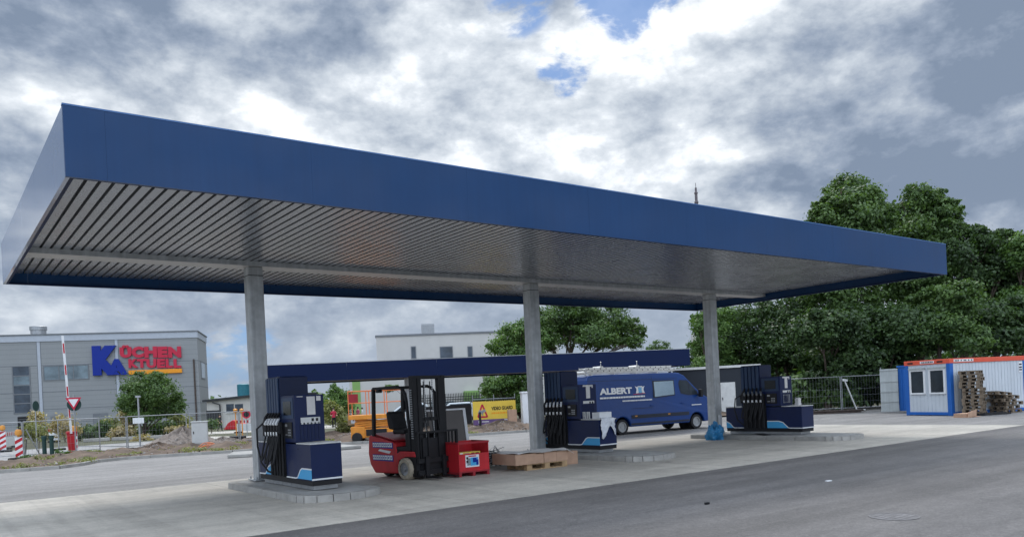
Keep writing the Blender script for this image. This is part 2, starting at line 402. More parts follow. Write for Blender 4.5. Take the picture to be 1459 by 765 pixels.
# profiled soffit: wide flats with narrow recessed grooves running front to back
so = M(); pit = .1735; zc = ZB+.25; x = t+.01
while x < CL-t-pit:
    y0, y1 = t+.005, CW-t-.005; a_ = x+pit-.049
    so.quad((x, y0, zc), (x, y1, zc), (a_, y1, zc), (a_, y0, zc), 0)
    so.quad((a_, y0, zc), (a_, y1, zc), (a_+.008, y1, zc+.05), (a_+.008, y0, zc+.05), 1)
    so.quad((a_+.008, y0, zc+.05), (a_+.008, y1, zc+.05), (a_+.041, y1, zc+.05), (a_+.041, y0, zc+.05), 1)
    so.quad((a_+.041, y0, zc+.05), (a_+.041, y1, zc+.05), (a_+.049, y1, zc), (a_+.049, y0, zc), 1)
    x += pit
so.build('soffit_sheet', ['sheet', 'sheet_groove_shade'], can)
rf = M(); rf.box(t, CL-t, t, CW-t, ZT-.12, ZT-.06); rf.build('roof', 'sheet', can)
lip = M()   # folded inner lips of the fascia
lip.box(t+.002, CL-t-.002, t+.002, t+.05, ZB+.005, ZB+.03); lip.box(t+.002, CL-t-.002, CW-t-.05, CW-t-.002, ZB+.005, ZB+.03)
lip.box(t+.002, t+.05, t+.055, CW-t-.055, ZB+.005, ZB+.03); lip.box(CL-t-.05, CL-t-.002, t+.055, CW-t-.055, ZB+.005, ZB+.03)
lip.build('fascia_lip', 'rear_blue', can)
YC = 17.60-Y0
bm = M(); bm.box(t+.06, CL-t-.06, YC-.26, YC+.28, zc-.10, zc-.003, 0); bm.box(t+.06, CL-t-.06, YC-.272, YC-.262, zc-.104, zc-.001, 1)
bm.build('beam', ['beam', 'galv'], can)
cx_ = [6.06-X0, 13.91-X0, 21.62-X0]
for cx in cx_:
    c = M(); c.box(cx-.165, cx+.165, YC-.165, YC+.165, .16, zc-.102)
    co = c.build('column', 'galv', can, bevel=.02)
    b = M(); b.box(cx-.25, cx+.25, YC-.25, YC+.25, .152, .177); 
    for sx in (-1, 1):
        for sy in (-1, 1): b.tube([(cx+sx*.205, YC+sy*.205, .17), (cx+sx*.205, YC+sy*.205, .235)], .016, 6)
    b.build('base_plate', 'galv', co)
    cp = M(); cp.box(cx-.169, cx+.169, YC-.169, YC+.169, zc-.30, zc-.285); cp.build('top_seam', 'rubber', co)

# ================================================================== PUMP ISLANDS
def island(name, label, cx, ynear, yfar, w):
    th = thing(name, label, 'pump island', (cx, ynear, 0), 0, 'raised kerb islands carrying the pumps')
    L_ = yfar-ynear; h = w/2; out = []
    for i in range(9):
        a_ = PI+PI*i/8; out.append((h*math.cos(a_), h*.62+h*.62*math.sin(a_)))
    out += [(h, L_-.25), (h-.25, L_), (-h+.25, L_), (-h, L_-.25)]
    # kerb stones as separate blocks round the rim
    ks = M(); n = len(out)
    inn = [(x_*(1-.16/h), .16+(y_)*(L_-.32)/L_) for x_, y_ in out]
    for i in range(n):
        p, q, pi_, qi_ = Vector(out[i]), Vector(out[(i+1) % n]), Vector(inn[i]), Vector(inn[(i+1) % n])
        m_ = max(1, round((q-p).length/1.0))
        for j in range(m_):
            e = .006/max(.05, (q-p).length/m_)
            a0, a1 = (j+e)/m_, (j+1-e)/m_
            A, B_, C_, D_ = p.lerp(q, a0), p.lerp(q, a1), pi_.lerp(qi_, a1), pi_.lerp(qi_, a0)
            A2, B2 = A.lerp(D_, .06), B_.lerp(C_, .06)
            vs = [(*A, 0), (*B_, 0), (*C_, 0), (*D_, 0), (*A2, .135), (*B2, .135), (*C_, .135), (*D_, .135)]
            ks.add(vs, [(0, 3, 2, 1), (4, 5, 6, 7), (0, 1, 5, 4), (1, 2, 6, 5), (2, 3, 7, 6), (3, 0, 4, 7)])
    ks.build('kerb_stones', 'concrete_kerb', th, bevel=.012)
    tp = M(); tp.add([(x_, y_, .1345) for x_, y_ in inn], [tuple(range(n))]); tp.build('paving', 'kerb_top', th)
island('pump_island', 'rounded concrete kerb island under the pump in front of the left column', 6.18, 13.35, 18.1, 1.66)
island('pump_island', 'rounded concrete kerb island under the middle pump beside the cartons', 14.55, 13.45, 18.2, 1.66)
island('pump_island', 'rounded concrete kerb island under the right pump with the blue bag', 21.85, 12.6, 18.4, 1.7)
# ================================================================== FUEL PUMPS
def pump(label, x, y, mode):
    th = thing('fuel_pump', label, 'fuel pump', (x, y, .148), 0, 'navy fuel pumps on the islands')
    W, LN = .62, 2.85
    pl = M(); pl.box(.06, W-.06, .10, LN-.10, 0, .13)
    for q in range(5): pl.box(.055, .06, .2+q*.5, .21+q*.5, .0, .12)
    pl.build('plinth', 'steel', th)
    sk = M(); sk.box(.012, W-.012, .012, LN-.012, .085, .175); sk.build('skirt', 'black', th)
    b = M()
    b.box(0, W, 0, 1.27, .176, .862)
    b.box(.09, W, 1.271, 2.14, .176, .86)
    b.box(0, W, 2.141, LN, .176, .862)
    body = b.build('body', 'pump_navy', th, bevel=.012)
    lid = M(); lid.box(-.004, W+.004, -.004, .70, .864, .888); lid.build('top_cover', 'offwhite', th, bevel=.006)
    lid = M(); lid.box(-.004, W+.004, 2.215, LN+.004, .864, .888); lid.build('top_cover', 'offwhite', th, bevel=.006)
    # white line and cyan panel low on the sides
    ln = M(); ln2 = M(); lz = .19
    ln.box(0.001, W, -.006, -.001, lz, lz+.03)
    cy = M()
    def pan(pts): c_ = M(); c_.prism(pts, 'x', -.006, -.001); c_.build('colour_panel', 'cyan', th)
    def wl(pts):
        for p, q in zip(pts[:-1], pts[1:]): (ln if pts[0][0] < 1.3 else ln2).bar((-.004, *p), (-.004, *q), .026, .006, 0, (1, 0, 0))
    if mode != 3:
        pan([(.0, lz+.01), (.0, .385), (.46, .385), (.52, .36), (.68, .225), (.70, lz+.01)]); wl([(0, .40), (.46, .40), (.54, .365), (.70, .215), (.78, lz+.012), (1.27, lz+.012)])
        pan([(2.16, lz+.01), (2.16, .39), (2.30, .34), (2.44, .225), (2.47, lz+.01)]); wl([(2.15, .405), (2.31, .355), (2.47, .215), (2.53, lz+.012), (2.85, lz+.012)])
    else:
        pan([(1.25, lz+.01), (1.25, .40), (.82, .40), (.68, .36), (.50, .225), (.48, lz+.01)]); wl([(1.25, .415), (.82, .415), (.67, .375), (.49, .215), (.42, lz+.012), (0, lz+.012)])
        pan([(2.84, lz+.01), (2.84, .40), (2.70, .34), (2.58, .225), (2.56, lz+.01)]); wl([(2.85, .415), (2.69, .35), (2.56, .215), (2.5, lz+.012), (2.15, lz+.012)])
    ln.build('stripe', 'white', th); ln2.build('stripe', 'white', th)
    # tall hose tower
    tw = M(); tw.box(.0, W-.02, 1.45, 2.19, .863, 2.20); tw.box(.03, W-.05, 1.46, 2.18, 2.20, 2.215)
    tower = tw.build('tower', 'pump_tower', th, bevel=.01)
    rb = M()
    for q in range(5): rb.box(-.035, -.001, 1.485+q*.142, 1.485+q*.142+.108, 1.28, 2.185)
    rb.build('hose_guide', 'pump_rib', tower, bevel=.012)
    bk = M(); bk.box(-.012, .088, 1.275, 2.136, .176, 1.275); bk.build('nozzle_bay', 'black', th)
    for q in range(5):
        yy = 1.36+q*.158
        nz = M(); nz.box(-.11, -.02, yy-.045, yy+.045, 1.06, 1.30); nz.box(-.14, -.10, yy-.03, yy+.03, 1.12, 1.24)
        n_ = nz.build('nozzle', 'rubber', th, bevel=.015)
        gr = M(); gr.bar((-.155, yy-.03, 1.245), (-.06, yy+.05, 1.375), .05, .045); gr.build('grip', 'white' if mode != 3 else 'steel', n_, bevel=.01)
        lb = M(); lb.box(-.147, -.142, yy-.032, yy+.032, 1.02, 1.10); lb.build('grade_label', 'white', n_)
        tb = M(); tb.bar((-.12, yy, 1.39), (-.05, yy+.03, 1.47), .04, .05); tb.build('spout', 'black', n_)
        hs = M(); sag = .46+.07*math.sin(q*2.1)
        pts = []
        for i in range(15):
            a_ = i/14
            pts.append((-.13-.10*math.sin(PI*a_), yy+(.05+.03*q)*math.sin(PI*a_)-.26*a_*(1 if q > 2 else .3), 1.05-(1.05-sag)*math.sin(PI*a_*.98)*1.0))
        hs.tube(pts, .019, 7)
        hs.tube([(-.035, yy-.02, 1.2), (-.04, yy-.02, .7), (-.04, yy-.02, .2)], .024, 7)
        hs.build('hose', 'rubber', th, smooth=True)
    hs = M(); hs.tube([(-.13, 2.06, 1.30), (-.22, 2.28, 1.16), (-.20, 2.34, .8), (-.16, 2.26, .45), (-.10, 2.05, .28), (-.05, 1.95, .25)], .02, 8); hs.build('hose', 'rubber', th, smooth=True)
    bt = M(); bt.prism([(2.14, 1.0), (2.16, 1.26), (2.02, 1.42), (1.98, 1.1)], 'x', -.15, -.02); bt.build('nozzle_boot', 'rubber', th, bevel=.02)
    # display unit
    un = M(); un.box(.005, W-.005, .72, 1.448, .889, 1.815); unit = un.build('display_unit', 'pump_navy', th, bevel=.012)
    fp = M(); fp.box(-.003, .004, .78, 1.40, 1.36, 1.77); fp.build('bezel', 'pump_rib', unit)
    s_ = M(); s_.box(-.010, -.004, .88, 1.28, 1.43, 1.70); s_.build('screen', 'screen', unit)
    kp = M(); kp.box(-.010, .004, .86, 1.24, .97, 1.29); kpo = kp.build('keypad_panel', 'black', unit)
    kk = M()
    for r_ in range(3):
        for c_ in range(3): kk.box(-.018, -.011, .92+c_*.05, .955+c_*.05, 1.02+r_*.05, 1.05+r_*.05)
    kk.box(-.018, -.011, 1.1, 1.2, 1.03, 1.05); kk.box(-.018, -.011, 1.1, 1.2, 1.2, 1.25)
    kk.build('keys', 'steel', kpo)
    ro = M()
    for q in range(6): ro.box(.10+q*.075, .13+q*.075, .712, .719, .93, 1.27)
    ro.build('vent_ribs', 'pump_tower', unit)
    st_ = M(); y_ = .712
    if mode == 1:
        st_.box(.26, .43, y_, .719, 1.42, 1.78); st_.box(.06, .18, y_, .719, 1.775, 1.79); st_.box(.46, .55, y_, .719, 1.69, 1.785)
    else:
        st_.box(.24, .38, y_, .719, 1.44, 1.80); st_.box(.13, .24, y_, .719, 1.755, 1.80); st_.box(.38, .49, y_, .719, 1.755, 1.80); st_.box(.45, .49, y_, .719, 1.72, 1.755)
    st_.build('letter_sign', 'paper', unit)
    nt_ = M()
    nt_.box(.12, .52, y_, .719, 1.30 if mode != 1 else 1.24, 1.37)
    nt_.box(.34, .39, y_-.004, y_-.001, 1.29, 1.35, 1); nt_.box(.43, .48, y_-.004, y_-.001, 1.29, 1.35, 1)
    nt_.build('notice_sticker', ['offwhite', 'rubber'], unit)
    if mode == 3:
        q_ = M(); q_.box(.12, .50, y_, .719, .98, 1.24)
        for k_ in range(5): q_.box(.15+k_*.065, .18+k_*.065, y_-.004, y_-.001, 1.0, 1.22, 1)
        q_.build('grille_panel', ['steel', 'pump_navy'], unit)
    lk = M(); lk.lathe([(.014, -.006), (.014, 0)], 10, 0, 'x', (0, .62, .77)); lk.build('lock', 'black', body)
    return th
pump('navy fuel pump in the foreground left with five hoses and a broken white T sign', 5.82, 14.23, 1)
pump('navy fuel pump behind the cartons with plastic wrap and white strips on its low top', 14.2, 15.35, 2)
pump('navy fuel pump beside the right column with a paper bag on its low top', 21.55, 14.22, 3)
# things lying on the pumps and islands
o = M(); o.box(-.22, .22, -.14, .14, 0, .17); o.box(-.225, .225, -.004, .004, .168, .174)
q = tag(o.build('cardboard_box', 'white', bevel=.006), 'small white box on the near end of the middle pump', 'box'); q.location = (14.5, 15.55, 1.037)
o = M()
for i in range(9):
    a_ = .18 if i > 5 else .02*((-1)**i)
    o.bar((0, i*.085, 0), (0, i*.085+a_*.35, .19), .03, .028)
    if i > 5: o.bar((.01, i*.085+.06, 0), (.01, i*.085, .19), .022, .02)
o.bar((0, -.02, .005), (0, .76, .005), .03, .01)
q = tag(o.build('strip_bundle', 'offwhite'), 'row of white packing strips standing on the middle pump', 'packing strips'); q.location = (14.3, 15.82, 1.038)
o = M(); n = 14; W_ = .5
for j in range(n+1):
    for i in range(n+1):
        u_, v_ = i/n, j/n; s_ = v_*.62
        wob = .012*math.sin(u_*23+v_*7)+.01*math.sin(v_*31+u_*11)
        if s_ < .14: p = (u_*W_, .14-s_, .012+wob*.4)
        else: p = (u_*W_+.02*math.sin(v_*9), -.02-abs(wob)*1.5, .012-(s_-.14)*(.8+.35*math.sin(u_*6+1)))
        o.v.append(p)
for j in range(n):
    for i in range(n): z = j*(n+1)+i; o.f.append((z, z+1, z+n+2, z+n+1)); o.m.append(0)
q = o.build('plastic_wrap', 'film', smooth=True); sm = q.modifiers.new('s', 'SOLIDIFY'); sm.thickness = .002
tag(q, 'crumpled clear plastic wrap hanging over the near edge of the middle pump', 'plastic wrap'); q.location = (14.23, 15.33, 1.045)
o = M(); o.prism([(0, 0), (.19, 0), (.165, .10), (.17, .20), (.14, .23), (.05, .22), (.02, .20), (.03, .1)], 'y', 0, .13)
q = tag(o.build('paper_bag', 'paper', bevel=.01), 'small crumpled white paper bag on the right pump', 'paper bag'); q.location = (21.95, 14.60, 1.037)
o = M(); o.box(0, .16, 0, .02, 0, .62)
q = tag(o.build('white_board', 'white', bevel=.004), 'narrow white board standing between the right column and its pump', 'board'); q.location = (21.5, 17.33, .15)
o = M(); o.bar((0, 0, .012), (.55, .75, .012), .22, .016); q = tag(o.build('rubber_mat', 'rubber'), 'black rubber strip lying over the kerb below the right pump', 'rubber strip'); q.location = (21.15, 15.2, .15)

def crumple(nm, rx, ry, rz_, seed, m):
    rg = random.Random(seed); o = M(); nu, nv = 26, 18
    ph = [(rg.uniform(2, 9), rg.uniform(2, 9), rg.uniform(0, 6.3), rg.uniform(.04, .12)) for _ in range(9)]
    for j in range(nv+1):
        for i in range(nu):
            a_ = 2*PI*i/nu; b_ = PI*.5*j/nv*1.0
            d_ = 1+sum(k[3]*math.sin(k[0]*math.cos(a_)*2+k[1]*b_+k[2]) for k in ph)+rg.uniform(-.05, .05)
            o.v.append((rx*d_*math.cos(a_)*math.cos(b_)**.7, ry*d_*math.sin(a_)*math.cos(b_)**.7, max(0, rz_*d_*math.sin(b_)**.8 if j else 0)))
    for j in range(nv):
        for i in range(nu): o.f.append((j*nu+i, j*nu+(i+1) % nu, (j+1)*nu+(i+1) % nu, (j+1)*nu+i)); o.m.append(0)
    return o.build(nm, m)
q = crumple('plastic_bag', .27, .25, .44, 5, 'bag_blue'); q.location = (20.72, 16.9, .0); tag(q, 'crumpled bright blue plastic rubbish bag leaning on the right island kerb', 'rubbish bag')

# ================================================================== FORKLIFT
th = thing('forklift', 'red and black electric forklift with dirty tyres parked under the canopy', 'forklift', (9.03, 15.62, .012), math.radians(8))
# local: forward -y, x to its left as seen (camera side is -x)
def wheel(par, x, y, r, w, rim, tyre='rubber', rimm='steel', out=-1):
    t_ = M(); t_.lathe([(r*.62, -w/2), (r*.93, -w/2), (r, -w*.3), (r, w*.3), (r*.93, w/2), (r*.62, w/2)], 28, 0, 'x', (x, y, r), False)
    wh = t_.build('wheel', tyre, par, smooth=True)
    tr = M()
    for k_ in range(18):
        a_ = 2*PI*k_/18; c_ = Vector((x, y+math.cos(a_)*r, r+math.sin(a_)*r))
        tr.bar(c_+Vector((-w*.42, 0, 0)), c_+Vector((w*.42, .02*math.sin(a_), 0)), .035, .012, 0, (0, math.cos(a_), math.sin(a_)))
    if tyre == 'tyre_dirty': tr.build('tread', tyre, wh)
    h_ = M(); s_ = out*w/2
    h_.lathe([(r*.61, s_*.55), (r*.60, s_*.9), (r*.45, s_*.75), (r*.2, s_*.8), (r*.18, s_*1.05), (.01, s_*1.05)] if out > 0 else [(r*.01, s_*1.05), (r*.18, s_*1.05), (r*.2, s_*.8), (r*.45, s_*.75), (r*.60, s_*.9), (r*.61, s_*.55)], 22, 0, 'x', (x, y, r))
    h_.build('rim', rimm, wh, smooth=True)
    return wh
hw = .47
cw = M(); prof = [(.30, .12), (1.22, .10), (1.40, .30), (1.46, .55), (1.42, .93), (1.36, .98), (.40, .80), (.36, .60), (.30, .46)]
cw.prism(prof, 'x', -hw, hw)
cwo = cw.build('counterweight', 'red', th, bevel=.035, seg=3)
tp = M(); tp.prism([(.46, .83), (1.34, .99), (1.34, 1.02), (.46, .86)], 'x', -hw+.06, hw-.06); tp.build('battery_cover', 'red_dark', cwo, bevel=.01)
# the photograph's lettering is too blurred to read: keep only broken white dashes of that size
for row, (z0, hh, y0_, wl_) in enumerate([(.71, .095, 1.24, .75), (.42, .10, 1.25, .76)]):
    lt = M(); lt.slab((-hw-.003, y0_+.02, z0-.02), (0, -1, -.02), (0, 0, 1), wl_+.04, hh+.04, .002, 1)
    rg = random.Random(row+3); y_ = y0_
    while y_ > y0_-wl_+.05:
        w_ = rg.uniform(.05, .09); lt.slab((-hw-.005, y_, z0), (0, -1, -.02), (.0, .08, 1), w_, hh, .004, 0)
        lt.slab((-hw-.0095, y_-w_*.3, z0+hh*.3), (0, -1, 0), (0, 0, 1), w_*.35, hh*.35, .004, 1); y_ -= w_+.018
    lt.build('lettering', ['white', 'sign_blue'], cwo)
lt = M(); lt.prism([(1.05, .62), (.62, .56), (.55, .615), (.98, .66)], 'x', -hw-.005, -hw-.001, 0); lt.build('decal_stripe', 'white', cwo)
ch = M(); ch.box(-hw+.02, hw-.02, -.22, .42, .14, .62); ch.box(-hw+.03, hw-.03, -.16, .5, .62, .72); ch.box(-.4, .4, -.05, .10, .7, 1.02); ch.box(-hw, -hw+.22, .02, .38, .25, .55)
ch.build('chassis', 'black', th, bevel=.02)
fdr = M(); fdr.prism([(.33, .20), (.36, .55), (.22, .62), (-.30, .62), (-.34, .50), (.0, .50), (.26, .42)], 'x', -hw-.01, -hw+.10)
fdr.build('fender', 'red', th, bevel=.015)
for s_ in (-1, 1): wheel(th, s_*.44, 0, .235, .20, .1, 'tyre_dirty', 'steel', s_)
wheel(th, -.12, 1.12, .2, .16, .1, 'rubber', 'black', -1); wheel(th, .12, 1.12, .2, .16, .1, 'rubber', 'black', 1)
gd_ = M()
for s_ in (-1, 1):
    gd_.bar((s_*.42, 1.26, .95), (s_*.42, 1.20, 2.05), .07, .07); gd_.bar((s_*.42, 1.20, 2.05), (s_*.42, .25, 2.06), .07, .06)
    gd_.tube([(s_*.42, .30, 2.06), (s_*.42, .12, 2.02), (s_*.42, .0, 1.90), (s_*.42, -.04, 1.72), (s_*.42, -.10, 1.1), (s_*.42, -.12, .65)], .036, 8)
gd_.bar((-.42, 1.20, 2.05), (.42, 1.20, 2.05), .07, .06)
for k_ in range(8): gd_.bar((-.36+k_*.103, 1.15, 2.065), (-.36+k_*.103, .16, 2.045), .025, .035)
gd_.bar((-.42, .18, 2.045), (.42, .18, 2.045), .05, .05)
gd_.build('overhead_guard', 'black', th)
lp = M(); lp.box(-.46, -.34, .95, 1.07, 1.95, 2.02); lp.box(-.5, -.36, .0, .08, 1.55, 1.75); lp.build('work_light', 'black', th, bevel=.02)
se = M(); se.box(-.22, .22, .38, .82, .98, 1.10); se.prism([(.78, 1.08), (.98, 1.10), (1.06, 1.48), (.98, 1.52), (.88, 1.45)], 'x', -.22, .22)
se.build('seat', 'rubber', th, bevel=.05, seg=3)
sw = M(); pts = [(.17*math.cos(a_), .16+.08*math.sin(a_)-.0, 1.22+.14*math.sin(a_)) for a_ in [2*PI*i/20 for i in range(21)]]
sw.tube(pts, .015, 6, 0, None, False); sw.tube([(0, .05, .95), (0, .16, 1.22)], .025, 6); sw.build('steering_wheel', 'black', th, smooth=True)
ms = M()
for s_ in (-1, 1):
    ms.box(s_*.40-.055, s_*.40+.055, -.34, -.20, .06, 2.28); ms.box(s_*.29-.05, s_*.29+.05, -.36, -.26, .08, 2.22)
    ms.tube([(s_*.22, -.24, .2), (s_*.22, -.24, 1.9)], .03, 8)
ms.box(-.45, .45, -.33, -.21, 2.20, 2.28); ms.box(-.36, .36, -.33, -.22, 1.28, 1.36); ms.box(-.40, .40, -.3, -.21, .10, .7)
ms.build('mast', 'black', th)
cn = M()
for x_ in (-.10, .12):
    cn = M()
    for k_ in range(34): cn.box(x_-.014, x_+.014, -.30, -.285, .7+k_*.044, .7+k_*.044+.034)
    cn.build('lift_chain', 'steel', th)
cn = M()
for k_ in range(22): cn.box(-.475, -.46, -.30, -.24, .9+k_*.05, .9+k_*.05+.026)
cn.build('hose_guard', 'steel', th)
hy_ = M()
for x_ in (-.16, .02, .2): hy_.tube([(x_, -.345, .55), (x_+.03, -.37, 1.0), (x_-.02, -.35, 1.5), (x_, -.34, 2.15)], .013, 6)
hy_.build('hydraulic_hose', 'rubber', th)
ca = M(); ca.box(-.46, .46, -.44, -.38, .36, .46); ca.box(-.46, .46, -.44, -.38, .10, .20); ca.box(-.3, .3, -.38, -.3, .1, .75); ca.box(-.3, .3, -.40, -.37, .46, .9)
ca.build('fork_carriage', 'black', th)
lb = M()
for x_ in (-.44, -.15, .15, .44, .54, .66): lb.box(x_-.015, x_+.015, -.43, -.40, .46, 1.02)
lb.bar((-.46, -.415, 1.03), (.68, -.415, 1.03), .04, .045); lb.bar((.66, -.415, .4), (.66, -.415, 1.05), .06, .05); lb.bar((.4, -.415, .42), (.68, -.415, .42), .05, .05)
lb.build('load_backrest', 'black', th)
for s_ in (-1, 1):
    fk = M(); fk.box(s_*.24-.05, s_*.24+.05, -.48, -.44, .04, .5); fk.prism([(-.44, .035), (-.90, .035), (-.90, .045), (-.44, .075)], 'x', s_*.24-.05, s_*.24+.05); fk.build('fork', 'black', th)

# red steel crate and its contents
th = thing('steel_crate', 'red sheet steel crate with an open front and a blue poster beside the forklift', 'crate', (9.46, 14.80, .012), math.radians(-1))
w_, d_, h_ = .80, .70, .76
c = M(); tk = .012; z0 = .10
c.box(0, tk, 0, d_, z0, h_); c.box(w_-tk, w_, 0, d_, z0, h_); c.box(tk, w_-tk, d_-tk, d_, z0, h_-.0); c.box(tk, w_-tk, 0, tk, z0, .50); c.box(tk, w_-tk, tk, d_-tk, z0, z0+tk)
c.box(tk, w_-tk, 0, .03, h_-.035, h_)
c.build('shell', 'red', th)
rm = M(); rm.box(-.008, w_+.008, -.008, 0, .085, .12); rm.build('base_band', 'red_dark', th); rm = M(); rm.box(-.01, .012, -.01, d_, h_-.04, h_+.004); rm.box(w_-.012, w_+.01, -.01, d_, h_-.04, h_+.004); rm.box(.0125, w_-.0125, -.01, .0, h_-.04, h_+.004); rm.build('rim', 'red_dark', th)
ft = M()
for x_ in (0, .36, .74): ft.box(x_, x_+.06, 0, d_, 0, .085)
ft.box(-.003, .0, 0, d_, 0, .10); ft.build('skids', 'red_dark', th)
ps = M(); ps.box(.17, .53, -.004, -.001, .20, .47); ps.build('poster', 'white', th)
pp = M(); ps2 = [(.21, .24, .12, .16, 0), (.30, .23, .20, .18, 1), (.36, .30, .10, .10, 2), (.19, .38, .05, .05, 3), (.19, .30, .05, .05, 3), (.45, .24, .06, .12, 2), (.25, .43, .2, .025, 4)]
for x_, z_, a_, b_, k_ in ps2: pp.box(x_, x_+a_, -.007-.001*k_, -.005-.001*k_, z_, z_+b_, k_)
pp.build('poster_print', ['glass_view', 'cyan', 'sign_blue', 'rubber', 'sign_red'], [x for x in th.children if x.name.startswith('poster')][0])
o = M(); o.box(0, .56, 0, .22, 0, .42)
yb = thing('yellow_box', 'yellow printed box standing inside the open red crate', 'box', (9.52, 14.86, .125)); o.build('carton', 'yellow', yb, bevel=.004)
o = M(); o.box(.31, .40, -.005, -.001, .355, .40); o.box(.43, .52, -.005, -.001, .355, .40); o.build('dark_print', 'rubber', yb)
o = M(); o.box(.02, .09, -.005, -.001, .30, .41); o.build('white_print', 'white', yb)
o = M(); o.box(.13, .26, -.005, -.001, .33, .405); o.build('brown_print', 'cardboard', yb)
# big board standing behind
th = thing('board_panel', 'large brown grey panel with a pale edge frame standing behind the red crate', 'panel', (9.98, 16.75, .0), math.radians(-2))
o = M(); o.prism([(0, 0), (.05, 0), (.28, 1.46), (.24, 1.46)], 'x', .05, 1.02); o.build('sheet', 'panel_brown', th)
o = M(); o.prism([(-.02, 0), (.06, 0), (.29, 1.47), (.22, 1.47)], 'x', 1.021, 1.10); o.prism([(.22, 1.461), (.29, 1.461), (.295, 1.50), (.225, 1.50)], 'x', .02, 1.10); o.build('frame', 'white', th)
for x_ in (.2, .85): o = M(); o.bar((x_, .75, .02), (x_, .27, 1.2), .05, .05); o.build('prop', 'wood', th)

# ================================================================== PALLETS, CARTONS, CABLES
def pallet_thing(label, loc, rz, m='wood', group=None):
    th = thing('wooden_pallet', label, 'pallet', loc, rz, group)
    d = M()
    for k_ in range(5): d.box(0, 1.2, k_*.165, k_*.165+.14, .122, .144)
    for k_ in range(3): d.box(k_*.525, k_*.525+.15, 0, .8, .10, .1215)
    d.build('deck', m, th)
    for k_ in range(3):
        b = M(); y0_ = (0, .33, .67)[k_]
        for x_ in (0, .525, 1.05): b.box(x_, x_+.15, y0_, y0_+.13, .022, .0995)
        b.box(0, 1.2, y0_, y0_+.13, 0, .0215); b.build('runner', m, th)
    return th
pl1 = pallet_thing('new wooden pallet carrying long brown cartons in front of the middle column', (11.15, 14.55, .012), math.radians(-1), 'wood')
cz = .156
def carton(label, x0, x1, y0, y1, z, h, m='cardboard', rz=0):
    o = M(); o.box(0, x1-x0, 0, y1-y0, 0, h); o.box(.0, x1-x0, (y1-y0)/2-.002, (y1-y0)/2+.002, h-.001, h+.002)
    q = o.build('carton', m, bevel=.006); q.location = (x0, y0, z); q.rotation_euler = (0, 0, rz)
    return tag(q, label, 'cardboard box', 'brown cartons on and beside the front pallet')
carton('brown carton overhanging the left end of the front pallet', 10.79, 11.40, 14.50, 15.42, cz, .245)
carton('narrow brown carton second from the left on the front pallet', 11.405, 11.63, 14.52, 15.40, cz, .225)
carton('brown carton in the centre of the row on the front pallet', 11.645, 12.02, 14.52, 15.40, cz, .24)
carton('brown carton at the right end of the front pallet under the paper corner', 12.027, 12.38, 14.52, 15.40, cz, .235)
carton('large brown carton standing on the ground right of the front pallet', 12.44, 12.93, 14.80, 15.6, .012, .32)
o = M(); nx_, ny_ = 30, 10
for j in range(ny_+1):
    for i in range(nx_+1):
        u_, v_ = i/nx_, j/ny_
        z = .262+.016*math.sin(u_*11)+.012*math.sin(v_*7+u_*5)+(.05*max(0, u_-.85)/.15*(1-v_))
        if u_ > .9 and v_ < .35: z -= (.35-v_)*.35*(u_-.9)/.1
        o.v.append((10.86+u_*1.62, 14.46+v_*.9-.05*(u_ > .9)*(1-v_), z+cz-.002))
for j in range(ny_):
    for i in range(nx_): z = j*(nx_+1)+i; o.f.append((z, z+1, z+nx_+2, z+nx_+1)); o.m.append(0)
q = o.build('paper_sheet', 'paper', smooth=True); sm = q.modifiers.new('s', 'SOLIDIFY'); sm.thickness = .006
tag(q, 'wavy sheet of grey paper lying over the brown cartons', 'paper sheet')
rg = random.Random(4)
o = M()
for k_ in range(26):
    cx, cy, R_ = rg.uniform(-.35, .35), rg.uniform(-.25, .25), rg.uniform(.15, .42); a0 = rg.uniform(0, 6); hh = rg.uniform(.1, .34)
    pts = [(cx+R_*math.cos(a0+i*.42)*(1+.2*math.sin(i*1.7+k_)), cy+R_*math.sin(a0+i*.42)*.8, .03+hh*abs(math.sin(i*.5+k_))) for i in range(13)]
    o.tube(pts, rg.choice((.010, .014, .018)), 5, 0 if rg.random() < .8 else 1)
for k_ in range(7): o.tube([(rg.uniform(-.3, .2), 0, .2), (rg.uniform(-.35, .3), rg.uniform(-.1, .1), rg.uniform(.4, .56)), (rg.uniform(-.35, .4), .1, .3)], .008, 4, 1)
q = o.build('cable_heap', ['rubber', 'steel'], smooth=True); q.location = (11.55, 16.35, .012); tag(q, 'tangled heap of black cables behind the cartons on the pallet', 'cables')
o = M(); o.box(0, .5, 0, .3, 0, .05); o.box(.1, .3, .1, .25, .05, .10); q = tag(o.build('tool_tray', ['rubber']), 'flat black tool case on the slab beside the middle column', 'tool case'); q.location = (13.0, 19.0, .012)
o = M(); o.box(0, 1.3, 0, .5, 0, .02); q = tag(o.build('paper_scrap', 'paper'), 'flat sheet of pale packaging on the slab behind the cartons', 'packaging'); q.location = (12.5, 17.2, .012)
